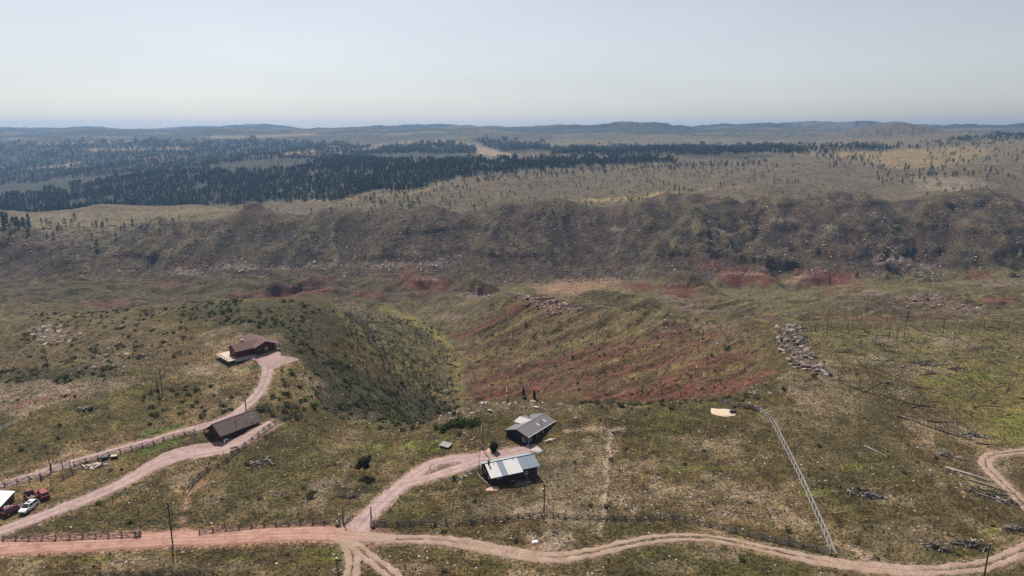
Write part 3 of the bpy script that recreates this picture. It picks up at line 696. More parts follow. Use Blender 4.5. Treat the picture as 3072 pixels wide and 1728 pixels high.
# ---------------------------------------------------------------- haze: smoky air over the whole land
hz = bpy.data.meshes.new('haze')
bm = bmesh.new(); bmesh.ops.create_cube(bm, size=1.0); bm.to_mesh(hz); bm.free()
haze = bpy.data.objects.new('haze', hz); COL.objects.link(haze)
ztop = max(float(GZ.max()), CAM_H) + 12.0; zbot = float(GZ.min()) - 6.0
xm = float(GX.max()) + 200.0
haze.scale = (2 * xm, float(YV[-1]) + 700.0, ztop - zbot)
haze.location = (0, (float(YV[-1]) + 100.0 - 400.0) / 2, (ztop + zbot) / 2)
haze['kind'] = 'stuff'
haze['label'] = 'thin blue smoke haze over the far hills'
hm = bpy.data.materials.new('haze'); hm.use_nodes = True; nt = hm.node_tree; nt.nodes.clear()
h_out = nt.nodes.new('ShaderNodeOutputMaterial'); h_v = nt.nodes.new('ShaderNodeVolumePrincipled')
h_v.inputs['Color'].default_value = (.32, .58, 1.0, 1)
h_v.inputs['Density'].default_value = 8.5e-5
h_v.inputs['Anisotropy'].default_value = .3
nt.links.new(h_v.outputs[0], h_out.inputs['Volume'])
hz.materials.append(hm)

# ---------------------------------------------------------------- roads
def surf_material(name, cols, rough_scale=1.0, streak=None, fade=None):
    t = NT(name)
    pos = t.node('ShaderNodeNewGeometry').outputs['Position']
    a = t.noise(pos, 3.2 * rough_scale, 4, .65); b = t.noise(pos, .35 * rough_scale, 4, .6)
    c = t.ramp(b, [(.3, cols[0]), (.55, cols[1]), (.75, cols[2])])
    c = t.mix(1.0, c, t.ramp(a, [(.32, (.60, .59, .57)), (.5, (1, 1, 1)), (.68, (1.25, 1.25, 1.25))]), 'MULTIPLY')
    if streak:
        at = t.node('ShaderNodeVertexColor', layer_name='track').outputs['Color']
        n = t.math('MULTIPLY', at, t.mapr(t.noise(pos, .6, 3), .35, .6))
        c = t.mix(n, c, streak)
    if fade:
        fa = t.node('ShaderNodeVertexColor', layer_name='fade').outputs['Color']
        c = t.mix(t.mapr(t.math('ADD', fa, t.math('MULTIPLY', t.math('SUBTRACT', b, .5), 2.2)), .25, .85), c, t.mix(1.0, fade, t.ramp(a, [(.32, (.62, .60, .58)), (.5, (1, 1, 1)), (.68, (1.2, 1.2, 1.2))]), 'MULTIPLY'))
    t.color(c); t.bump(a, .3, .15)
    t.bsdf.inputs['Roughness'].default_value = .95
    return t.m
M_GRAVEL = surf_material('pink_gravel', [(.25, .17, .155), (.32, .222, .208), (.37, .27, .255)], streak=(.42, .32, .30))
M_RED = surf_material('red_road_dirt', [(.26, .135, .10), (.31, .168, .13), (.34, .21, .17)], streak=(.45, .285, .235), fade=(.31, .22, .175))
M_TRACK = surf_material('pale_track_dirt', [(.25, .17, .13), (.31, .22, .17), (.37, .275, .23)], streak=(.31, .22, .175))

def ribbon(name, line, width, mat, lift, cross=9, edge=.42, offs=0.0, seed=0, tracks=()):
    """a strip of road surface laid on the ground with a worn, uneven edge"""
    L = np.array(line); Tn = np.gradient(L, axis=0); Tn /= np.linalg.norm(Tn, axis=1)[:, None] + 1e-9
    Nn = np.stack([-Tn[:, 1], Tn[:, 0]], 1)
    w = np.asarray(width) * np.ones(len(L))
    a = np.linspace(-.5, .5, cross)
    jl = edge * fbm(L[:, 0] / 1.7, L[:, 1] / 1.7, 3, 200 + seed); jr = edge * fbm(L[:, 0] / 1.7 + 40, L[:, 1] / 1.7, 3, 210 + seed)
    lo = -w / 2 + jl + offs; hi = w / 2 + jr + offs
    off = lo[:, None] + (a + .5)[None] * (hi - lo)[:, None]
    X = L[:, 0][:, None] + Nn[:, 0][:, None] * off; Y = L[:, 1][:, None] + Nn[:, 1][:, None] * off
    Zz = h_at(X, Y) + lift
    Zz[:, 0] -= lift + .05; Zz[:, -1] -= lift + .05
    me = grid_mesh(name, X, Y, Zz)
    tr = np.zeros(X.shape)
    for c0, wd in tracks: tr = np.maximum(tr, np.exp(-((off - offs - c0) / wd) ** 2))
    vcol(me, 'track', np.repeat(tr[..., None], 3, -1).astype(np.float32))
    fd = np.repeat(sstep(.80, 1.0, np.linspace(0, 1, len(L)))[:, None], cross, 1)
    vcol(me, 'fade', np.repeat(fd[..., None], 3, -1).astype(np.float32))
    me.materials.append(mat)
    # make sure it faces up
    if me.polygons[0].normal.z < 0: me.flip_normals()
    o = bpy.data.objects.new(name, me); COL.objects.link(o); o['kind'] = 'structure'
    return o
def join_meshes(objs):
    """merge strips of one road into its first object"""
    a = objs[0]; bmm = bmesh.new()
    for o in objs: bmm.from_mesh(o.data)
    bmm.to_mesh(a.data); bmm.free()
    for o in objs[1:]:
        bpy.data.objects.remove(o)
    return a
R = ROADS
TR = ((-.9, .35), (.9, .35))
w_r = np.interp(np.arange(len(R['ranch']['line'])), np.array([0, .40, .55, .66, .78, .88, 1]) * len(R['ranch']['line']), [4.6, 4.2, 5.5, 9.5, 9.5, 4.6, 3.6])
w_d = np.interp(np.arange(len(R['drive']['line'])), np.array([0, .06, .16, .5, .8, 1]) * len(R['drive']['line']), [9.5, 6.5, 4.6, 4.6, 5.0, 3.6])
w_u = np.interp(np.arange(len(R['upper']['line'])), np.array([0, .8, .93, 1]) * len(R['upper']['line']), [3.5, 3.5, 4.6, 12.0])
ribbon('gravel_driveway', R['ranch']['line'], w_r, M_GRAVEL, .08, 13, seed=1, tracks=TR)
ribbon('gravel_lane', R['upper']['line'], w_u, M_GRAVEL, .09, 11, seed=2, tracks=TR)
d1 = ribbon('gravel_driveway', R['drive']['line'], w_d, M_GRAVEL, .08, 11, seed=3, tracks=TR)
ribbon('driveway_loop', R['loop']['line'], 4.0, M_GRAVEL, .11, 9, seed=4, tracks=TR)
ribbon('dirt_road', R['red']['line'], np.interp(np.arange(len(R['red']['line'])), [0, len(R['red']['line']) * .82, len(R['red']['line']) * .92, len(R['red']['line'])], [6.0, 5.8, 4.2, 2.6]), M_RED, .14, 13, seed=5, tracks=((-1.9, .3), (-.8, .3), (.5, .35), (1.6, .3)))
for key, seed in (('two', 6), ('south_a', 8), ('south_b', 10)):
    ln = R[key]['line']
    fr = np.arange(len(ln)) / len(ln)
    wv = 1.45 + .35 * fbm(np.arange(len(ln)) / 30.0, np.zeros(len(ln)) + seed, 2, 3) + (1.0 * np.exp(-((fr - .13) / .06) ** 2) + .9 * np.exp(-((fr - .47) / .05) ** 2) if key == 'two' else 0)
    join_meshes([ribbon('two_track_road', ln, wv, M_TRACK, .10 if key == 'two' else .12, 7, .42, -.88 if key == 'two' else -.85, seed),
                 ribbon('two_track_road', ln, wv, M_TRACK, .10 if key == 'two' else .12, 7, .42, 0.88 if key == 'two' else .85, seed + 1)])
# gravel forecourt of the brown house
def pad(name, px, mat, lift, step=.9):
    P = hits(px); c = P.mean(0)
    ring = smooth_line(np.vstack([P, P[:1]]), step)[:-1]
    rad = np.linspace(0, 1, 9)
    jit = 1 + .04 * fbm(ring[:, 0] / 2, ring[:, 1] / 2, 3, 300)
    X = c[0] + (ring[:, 0] - c[0])[None] * rad[:, None] * jit[None]; Y = c[1] + (ring[:, 1] - c[1])[None] * rad[:, None] * jit[None]
    X = np.hstack([X, X[:, :1]]); Y = np.hstack([Y, Y[:, :1]])
    Zz = h_at(X, Y) + lift; Zz[-1] -= lift + .05
    me = grid_mesh(name, X, Y, Zz); vcol(me, 'track', np.zeros(X.shape + (3,), np.float32)); me.materials.append(mat)
    if me.polygons[len(me.polygons) // 2].normal.z < 0: me.flip_normals()
    o = bpy.data.objects.new(name, me); COL.objects.link(o); o['kind'] = 'structure'; return o
pad('gravel_forecourt', [(735,1068),(780,1058),(826,1050),(845,1062),(838,1072),(900,1078),(865,1092),(828,1106),(798,1108),(775,1088)], M_GRAVEL, .13)
print('roads', time.time() - T0)
# ---------------------------------------------------------------- plant, timber and stone shapes
def new_mesh(name, verts, faces, mats, fmat=None, smooth=False):
    me = bpy.data.meshes.new(name); me.from_pydata([tuple(map(float, v)) for v in verts], [], faces)
    for m in (mats if isinstance(mats, (list, tuple)) else [mats]): me.materials.append(m)
    if fmat is not None: me.polygons.foreach_set('material_index', np.array(fmat, np.int32))
    if smooth: me.polygons.foreach_set('use_smooth', np.ones(len(me.polygons), bool))
    me.update(); return me
def veg_material(name, dark, light, scale=.9, obj_var=.35, trans=.0):
    t = NT(name)
    pos = t.node('ShaderNodeNewGeometry').outputs['Position']
    rnd = t.node('ShaderNodeObjectInfo').outputs['Random']
    c = t.ramp(t.noise(pos, scale, 3, .6), [(.32, dark), (.68, light)])
    c = t.mix(1.0, c, t.ramp(rnd, [(0., (1 - obj_var,) * 3), (1., (1 + obj_var, 1 + obj_var, 1 + obj_var * .6))]), 'MULTIPLY')
    t.color(c); t.bsdf.inputs['Roughness'].default_value = .85
    if trans:
        tr = t.node('ShaderNodeBsdfTranslucent'); t.link(c, tr.inputs['Color']); mx = t.node('ShaderNodeMixShader'); mx.inputs[0].default_value = trans
        t.link(t.bsdf.outputs[0], mx.inputs[1]); t.link(tr.outputs[0], mx.inputs[2]); t.link(mx.outputs[0], t.n['Material Output'].inputs['Surface'])
    return t.m
M_PINE = veg_material('pine_needles', (.022, .030, .018), (.075, .085, .046), .5, .5, trans=.35)
M_BARK = veg_material('pine_bark', (.035, .026, .02), (.09, .065, .05), 3)
M_SHRUB = veg_material('shrub_leaves', (.050, .058, .030), (.135, .138, .078), 1.2, .45, trans=.4)
M_SAGE = veg_material('grey_sage_leaves', (.075, .072, .055), (.20, .19, .15), 1.6, trans=.4)
M_GREEN = veg_material('green_leaves', (.030, .048, .016), (.090, .120, .036), 1.6, trans=.4)
M_STRAW = veg_material('straw_grass', (.12, .095, .045), (.30, .235, .13), 2., .4, .4)
M_TUFT = veg_material('olive_grass', (.045, .042, .016), (.155, .132, .055), 2., .4, .45)
def wood_material(name, stops):
    t = NT(name)
    pos = t.node('ShaderNodeNewGeometry').outputs['Position']
    rnd = t.node('ShaderNodeObjectInfo').outputs['Random']
    c = t.ramp(rnd, stops)
    c = t.mix(1.0, c, t.ramp(t.noise(pos, 4, 3), [(.3, (.7, .7, .7)), (.7, (1.3, 1.3, 1.3))]), 'MULTIPLY')
    t.color(c); return t.m
M_CHAR = wood_material('charred_wood', [(0., (.018, .016, .016)), (.55, (.035, .031, .03)), (.8, (.075, .068, .066)), (1., (.22, .20, .19))])
M_GREYWOOD = wood_material('weathered_wood', [(0., (.18, .16, .148)), (.5, (.33, .30, .275)), (1., (.52, .48, .45))])
M_STONE = wood_material('pale_stone', [(0., (.20, .155, .135)), (.5, (.33, .265, .235)), (1., (.50, .44, .41))])
M_LEDGE = wood_material('ledge_stone', [(0., (.060, .047, .043)), (.5, (.135, .105, .096)), (1., (.33, .275, .255))])
M_REDSTONE = wood_material('red_stone', [(0., (.17, .075, .055)), (.5, (.26, .16, .13)), (1., (.34, .24, .21))])

def tube(v, f, a, b, ra, rb, n=5, rs=None):
    a, b = np.array(a, float), np.array(b, float)
    d = b - a; d /= np.linalg.norm(d) + 1e-9
    p = np.cross(d, (0, 0, 1) if abs(d[2]) < .9 else (1, 0, 0)); p /= np.linalg.norm(p); q = np.cross(d, p)
    k = len(v)
    for c, r in ((a, ra), (b, rb)):
        for i in range(n):
            w = 2 * math.pi * i / n
            v.append(c + r * (math.cos(w) * p + math.sin(w) * q))
    for i in range(n):
        j = (i + 1) % n; f.append((k + i, k + j, k + n + j, k + n + i))
    f.append(tuple(range(k + n - 1, k - 1, -1))); f.append(tuple(range(k + n, k + 2 * n)))
def pine_shapes(seed, h=12.0, layers=9, per=11, bare=.16, spread=.27):
    """crown of drooping ragged boughs, and a trunk"""
    r = random.Random(seed); v, f = [], []
    for L in range(layers):
        t = L / (layers - 1)
        z = h * (bare + (1 - bare) * t * .97)
        rad = h * spread * (1 - t ** 1.6) ** .8 * (.62 + .75 * min(t, .5)) * r.uniform(.75, 1.12) + .22
        m = max(4, int(per * (1 - .55 * t)))
        a0 = r.uniform(0, 6.28)
        for i in range(m):
            if r.random() < .12: continue
            a = a0 + 6.283 * i / m + r.uniform(-.3, .3); rr = rad * r.uniform(.6, 1.15); wd = rr * r.uniform(.32, .52); dz = h * .06
            c, s = math.cos(a), math.sin(a); k = len(v)
            tip = (c * rr, s * rr, z - rr * .22 + r.uniform(-.2, .2))
            m1 = (c * rr * .55 - s * wd, s * rr * .55 + c * wd, z + dz * .2 + r.uniform(-.3, .2))
            m2 = (c * rr * .55 + s * wd, s * rr * .55 - c * wd, z + dz * .2 + r.uniform(-.3, .2))
            top = (c * rr * .15, s * rr * .15, z + dz * r.uniform(.8, 1.5))
            v += [top, m1, tip, m2, (c * rr * .3, s * rr * .3, z - dz * .5)]
            f += [(k, k + 1, k + 2), (k, k + 2, k + 3), (k + 1, k + 4, k + 2), (k + 4, k + 3, k + 2)]
    tv, tf = [], []
    tube(tv, tf, (0, 0, -.6), (r.uniform(-.1, .1), r.uniform(-.1, .1), h * .55), h * .02, h * .011, 6)
    tube(tv, tf, tv[-1] * 0 + np.array((0, 0, h * .55)), (0, 0, h * .97), h * .011, .03, 5)
    return (v, f), (tv, tf)
def clump_pine(seed, h=9.5, n=110, w=.24, bare=.16, leaf=.62):
    """rounded ragged pine crown built of small needle clumps"""
    r = random.Random(seed); v, f = [], []
    for i in range(n):
        t = r.random() ** .8; z = h * (bare + (1 - bare) * t)
        R_ = h * w * (1.0 - t ** 2.2) ** .7 * (.55 + .9 * min(t * 2.2, .5)) + .15
        a = r.uniform(0, 6.283); q = R_ * math.sqrt(r.uniform(.25, 1.0)) * (1 + .22 * math.sin(3 * a + seed) + .15 * math.sin(9 * t + seed))
        c = np.array((q * math.cos(a), q * math.sin(a), z)); d = np.array((math.cos(a), math.sin(a), r.uniform(-.5, .3))) + np.array((r.gauss(0, .5), r.gauss(0, .5), r.gauss(0, .3))); d /= np.linalg.norm(d)
        e2 = np.cross(d, (r.gauss(0, .4), r.gauss(0, .4), 1)); e2 /= np.linalg.norm(e2) + 1e-9; s = leaf * r.uniform(.6, 1.3); k = len(v)
        v += [c - d * s, c + e2 * s * .8 + np.array((0, 0, .1)), c + d * s, c - e2 * s * .8]; f.append((k, k + 1, k + 2, k + 3))
    return v, f
def shrub_shape(seed, n=90, flat=.75):
    """rounded mass of small leaf clumps, about one metre in radius"""
    r = random.Random(seed); v, f = [], []
    lob = [(r.uniform(-.6, .6), r.uniform(-.6, .6), r.uniform(.25, .75), r.uniform(.28, .6)) for _ in range(5)]
    for i in range(n):
        lx, ly, lz, lr = lob[i % 5]
        a = r.uniform(0, 6.283); e = math.asin(r.uniform(-.35, 1)); q = lr * r.uniform(.75, 1.1)
        c = np.array((lx + q * math.cos(a) * math.cos(e), ly + q * math.sin(a) * math.cos(e), (lz + q * math.sin(e)) * flat + .02))
        d = np.array((r.gauss(0, 1), r.gauss(0, 1), r.gauss(0, .7))); d /= np.linalg.norm(d); e2 = np.cross(d, (r.gauss(0, 1), r.gauss(0, 1), r.gauss(0, 1))); e2 /= np.linalg.norm(e2) + 1e-9
        s = r.uniform(.12, .24); k = len(v)
        v += [c - d * s, c + e2 * s * .7, c + d * s, c - e2 * s * .7]; f.append((k, k + 1, k + 2, k + 3))
    for i in range(3):
        a = r.uniform(0, 6.28); tube(v, f, (0, 0, -.25), (.35 * math.cos(a), .35 * math.sin(a), .5), .05, .03, 3)
    return v, f
def snag_shape(seed, h=8.0, stubs=6, lean=.04, fat=1.0):
    r = random.Random(seed); v, f = [], []
    top = np.array((r.uniform(-lean, lean) * h, r.uniform(-lean, lean) * h, h)); mid = top * .5 + np.array((r.uniform(-.1, .1), r.uniform(-.1, .1), 0))
    tube(v, f, (0, 0, -.7), mid, .15 * fat, .11 * fat, 6); tube(v, f, mid, top, .11 * fat, .04 * fat, 5)
    for i in range(stubs):
        t = r.uniform(.3, .95); p = (mid * (t / .5) if t < .5 else mid + (top - mid) * ((t - .5) / .5)); a = r.uniform(0, 6.28); L = r.uniform(.5, 1.9) * (1.2 - t)
        tube(v, f, p, p + np.array((math.cos(a) * L, math.sin(a) * L, r.uniform(-.2, .6) * L)), .05, .018, 3)
    return v, f
def log_shape(seed, L=8.0, stubs=6):
    r = random.Random(seed); v, f = [], []
    b = r.uniform(-.25, .25)
    tube(v, f, (-L / 2, 0, .20), (0, b, .20), .19, .14, 6); tube(v, f, (0, b, .20), (L / 2, 0, .12), .14, .06, 5)
    for i in range(stubs):
        t = r.uniform(-.35, .5); a = r.uniform(.5, 2.6); q = r.uniform(.5, 1.6)
        tube(v, f, (L * t, b * (1 - abs(t) * 2), .25), (L * t + r.uniform(0, .8), q * math.cos(a), .25 + q * math.sin(a)), .055, .02, 3)
    return v, f
def rock_shape(seed, sub=1, cuts=7, flat=.62, lo=.45, hi=.85):
    r = random.Random(seed); bm = bmesh.new(); bmesh.ops.create_icosphere(bm, subdivisions=sub, radius=1.0)
    ax = [Vector((r.gauss(0, 1), r.gauss(0, 1), r.gauss(0, 1))).normalized() for _ in range(cuts)]; lim = [r.uniform(lo, hi) for _ in ax]
    for vt in bm.verts:
        for a, l in zip(ax, lim):
            d = vt.co.dot(a)
            if d > l: vt.co -= a * (d - l)
        vt.co *= r.uniform(.92, 1.08); vt.co.z *= flat
    v = [tuple(x.co) for x in bm.verts]; f = [tuple(x.index for x in fc.verts) for fc in bm.faces]; bm.free()
    return v, f
def tuft_shape(seed, n=9):
    r = random.Random(seed); v, f = [], []
    for i in range(n):
        a = r.uniform(0, 6.28); q = r.uniform(.1, .5); w = r.uniform(.06, .13); h = r.uniform(.35, 1.0); b = r.uniform(0, .25)
        c, s = math.cos(a), math.sin(a); k = len(v)
        v += [(c * b - s * w, s * b + c * w, -.05), (c * b + s * w, s * b - c * w, -.05), (c * (b + q) + s * w * .4, s * (b + q) - c * w * .4, h), (c * (b + q) - s * w * .4, s * (b + q) + c * w * .4, h * .93)]
        f.append((k, k + 1, k + 2, k + 3))
    return v, f
def pebble_shape(seed):
    r = random.Random(seed); v = []
    for z, q in ((-.3, 1.0), (.35, .72)):
        a0 = r.uniform(0, 6.28)
        for i in range(5):
            a = a0 + 6.283 * i / 5; v.append((q * math.cos(a) * r.uniform(.7, 1.2), q * math.sin(a) * r.uniform(.7, 1.2), z * r.uniform(.6, 1.2)))
    f = [(i, (i + 1) % 5, 5 + (i + 1) % 5, 5 + i) for i in range(5)] + [(5, 6, 7, 8, 9)]
    return v, f

# ---------------------------------------------------------------- scattering
def scatter(n, polys, yr, wob=1.0, rng=RNG):
    """n random ground points spread evenly over the land that lies inside the given outlines"""
    U = [p[0] for q in polys for p in q]; s0, s1 = ray(min(U), 900)[0] * 1.1 - .03, ray(max(U), 900)[0] * 1.1 + .03
    y = np.sqrt(rng.uniform(yr[0] ** 2, yr[1] ** 2, n)); s = rng.uniform(min(s0, ray(min(U), 400)[0]), max(s1, ray(max(U), 400)[0]), n)
    x = s * y; z = h_at(x, y)
    u, v = project(x, y, z)
    nz = fbm(x / (6 + y * .012), y / (6 + y * .012), 3, 101)
    u = u + wob * 9 * nz; v = v + wob * 5 * nz
    keep = np.zeros(n, bool)
    for q in polys: keep |= poly_sd(u, v, q) > 0
    return x[keep], y[keep]
def line_of_sight(x, y, ztop):
    """True where the point can be seen over the land in front of it"""
    out = np.zeros(len(x), bool)
    if len(x) == 0: return out
    c = np.clip(((x / y) + 1) / 2 * (NS - 1), 0, NS - 1).round().astype(int)
    for i in range(0, len(x), 2000):
        sl = slice(i, i + 2000); k = (CAM_H - ztop[sl]) / y[sl]
        over = GZ[:, c[sl]] - (CAM_H - YV[:, None] * k[None])
        over[YV[:, None] > (y[sl] * .985)[None]] = -1
        out[sl] = over.max(0) < 0
    return out
def in_view(x, y, z):
    u, v = project(x, y, z)
    return (u > 0) & (u < 3072) & (v > 0) & (v < 1728)

_tmpl = {}
def stuff(name, meshes, x, y, scale, rot, label=None, sink=0.0, tilt=None, z=None):
    """many small alike things as one object (points carrying copies of a few shapes)"""
    if len(x) == 0: return None
    z = h_at(x, y) - sink * scale if z is None else z
    me = bpy.data.meshes.new(name); me.vertices.add(len(x))
    me.vertices.foreach_set('co', np.stack([x, y, z], -1).astype(np.float32).ravel())
    a = me.attributes.new('sc', 'FLOAT_VECTOR', 'POINT'); sc3 = scale if np.ndim(scale) == 2 else np.repeat(np.asarray(scale)[:, None], 3, 1)
    a.data.foreach_set('vector', sc3.astype(np.float32).ravel())
    a = me.attributes.new('ro', 'FLOAT_VECTOR', 'POINT'); r3 = np.zeros((len(x), 3)); r3[:, 2] = rot
    if tilt is not None: r3[:, :2] = tilt
    a.data.foreach_set('vector', r3.astype(np.float32).ravel())
    a = me.attributes.new('pk', 'INT', 'POINT'); a.data.foreach_set('value', RNG.integers(0, len(meshes), len(x)).astype(np.int32))
    o = bpy.data.objects.new(name, me); COL.objects.link(o); o['kind'] = 'stuff'
    if label: o['label'] = label
    g = bpy.data.node_groups.new(name, 'GeometryNodeTree')
    g.interface.new_socket('Geometry', in_out='INPUT', socket_type='NodeSocketGeometry'); g.interface.new_socket('Geometry', in_out='OUTPUT', socket_type='NodeSocketGeometry')
    gi = g.nodes.new('NodeGroupInput'); go = g.nodes.new('NodeGroupOutput'); iop = g.nodes.new('GeometryNodeInstanceOnPoints'); g2i = g.nodes.new('GeometryNodeGeometryToInstance')
    for m in reversed(meshes):
        if m.name not in _tmpl: _tmpl[m.name] = bpy.data.objects.new(m.name + '_shape', m)
        oi = g.nodes.new('GeometryNodeObjectInfo'); oi.inputs['Object'].default_value = _tmpl[m.name]
        g.links.new(oi.outputs['Geometry'], g2i.inputs[0])
    def attr(nm, ty):
        nd = g.nodes.new('GeometryNodeInputNamedAttribute'); nd.data_type = ty; nd.inputs['Name'].default_value = nm
        return [s for s in nd.outputs if s.enabled and s.name == 'Attribute'][0]
    iop.inputs['Pick Instance'].default_value = True
    g.links.new(gi.outputs[0], iop.inputs['Points']); g.links.new(g2i.outputs[0], iop.inputs['Instance'])
    g.links.new(attr('pk', 'INT'), iop.inputs['Instance Index']); g.links.new(attr('sc', 'FLOAT_VECTOR'), iop.inputs['Scale'])
    e2r = g.nodes.new('FunctionNodeEulerToRotation'); g.links.new(attr('ro', 'FLOAT_VECTOR'), e2r.inputs[0]); g.links.new(e2r.outputs[0], iop.inputs['Rotation'])
    g.links.new(iop.outputs[0], go.inputs[0])
    md = o.modifiers.new('copies', 'NODES'); md.node_group = g
    return o
def put(name, data, loc, rot=(0, 0, 0), scale=1.0, parent=None, **tags):
    o = bpy.data.objects.new(name, data); COL.objects.link(o)
    o.location = loc; o.rotation_euler = rot; o.scale = (scale,) * 3 if np.ndim(scale) == 0 else scale
    if parent is not None: o.parent = parent
    for k, v in tags.items():
        if v is not None: o[k] = v
    return o
# ---------------------------------------------------------------- templates
PINES = []
for i in range(4):
    (cv_, cf_), (tv_, tf_) = pine_shapes(40 + i, 9.5, 9, 10, (.14, .2, .26, .12)[i], (.26, .23, .29, .2)[i])
    if i != 1: cv_, cf_ = clump_pine(140 + i, 9.5, 150, (.24, 0, .27, .21)[i], (.12, 0, .24, .16)[i])
    cm = new_mesh('pine_crown', cv_, cf_, M_PINE); tm = new_mesh('pine_trunk', tv_, tf_, M_BARK)
    k = len(cv_); both = new_mesh('pine', list(cv_) + list(tv_), cf_ + [tuple(a + k for a in q) for q in tf_], [M_PINE, M_BARK], [0] * len(cf_) + [1] * len(tf_))
    PINES.append((cm, tm, both))
FARPINES = []
for i in range(3):
    cv_, cf_ = clump_pine(160 + i, 9.5, 60, (.27, .23, .3)[i], .08, .95)
    FARPINES.append(new_mesh('far_pine', cv_, cf_, M_PINE))
SHRUBS = [new_mesh('shrub', *shrub_shape(10 + i), M_SHRUB) for i in range(4)]
SAGES = [new_mesh('sage', *shrub_shape(20 + i, 60, .7), M_SAGE) for i in range(2)]
GREENS = [new_mesh('green_shrub', *shrub_shape(30 + i, 100, .7), M_GREEN) for i in range(2)]
SNAGS = [new_mesh('snag', *snag_shape(5 + i, (8, 7, 9, 6, 5)[i], (5, 7, 4, 9, 3)[i]), M_CHAR) for i in range(5)]
PALESNAGS = [new_mesh('pale_snag', *snag_shape(15 + i, (5, 4, 6)[i], 4, .22, 1.8), M_GREYWOOD) for i in range(3)]
LOGS = [new_mesh('log', *log_shape(25 + i, (9, 7, 11, 6)[i], (6, 4, 9, 3)[i]), M_CHAR) for i in range(4)]
PALELOGS = [new_mesh('pale_log', *log_shape(35 + i, (8, 6, 5)[i], (4, 6, 2)[i]), M_GREYWOOD) for i in range(3)]
ROCKS = [new_mesh('rock', *rock_shape(45 + i), M_STONE) for i in range(5)]
REDROCKS = [new_mesh('red_rock', *rock_shape(55 + i), M_REDSTONE) for i in range(4)]
PEBBLES = [new_mesh('pebble', *pebble_shape(65 + i), M_STONE) for i in range(4)]
TUFTS = [new_mesh('tuft', *tuft_shape(75 + i), M_TUFT) for i in range(3)] 
STRAWS = [new_mesh('straw', *tuft_shape(85 + i), M_STRAW) for i in range(2)]

def road_clear(x, y, extra=1.0):
    ok = np.ones(len(x), bool)
    for rd in ROADS.values():
        d, _ = seg_dist(x, y, rd['line'][::8]); ok &= d > rd['width'] / 2 + extra
    return ok
# footprints kept clear of scatter (houses, forecourts): centre in photo pixels and radius in metres
CLEAR = [(hit(u, v), r) for u, v, r in ((690,1300,9),(640,1318,7),(740,1285,6),(560,1345,10),(490,1385,6),(1575,1305,10),(1620,1300,6),(1540,1415,9),(1490,1430,7),(1580,1405,7),(760,1050,14),(720,1062,8),(830,1075,9),(40,1510,14),(110,1500,9),
                                       (2170,1238,6),(1330,1333,3),(1450,1440,5),(170,1420,6))]
def clear(x, y, pad=0.0):
    ok = road_clear(x, y, .6 + pad)
    for c, r in CLEAR: ok &= np.hypot(x - c[0], y - c[1]) > r + pad
    return ok
def split(x, y, size, height, n):
    """the n things that show largest in the photo, and the others"""
    z = h_at(x, y); vis = line_of_sight(x, y, z + .6 * height) & in_view(x, y, z + .5 * height)
    app = np.where(vis, size / np.hypot(x, y), 0)
    order = np.argsort(-app); big = order[:n]; big = big[app[big] > 0]
    rest = np.ones(len(x), bool); rest[big] = False
    # drop what is hidden well behind a ridge
    rest &= line_of_sight(x, y, z + height + 5.0 + .004 * y)
    return big, np.nonzero(rest)[0]

def sized(label, s, lo, hi, small, large):
    """says how big the thing is where its size sets it apart"""
    if any(w in label for w in ('small', 'tall', 'low ')): return label
    return (small + ' ' if s < lo else large + ' ' if s > hi else '') + label
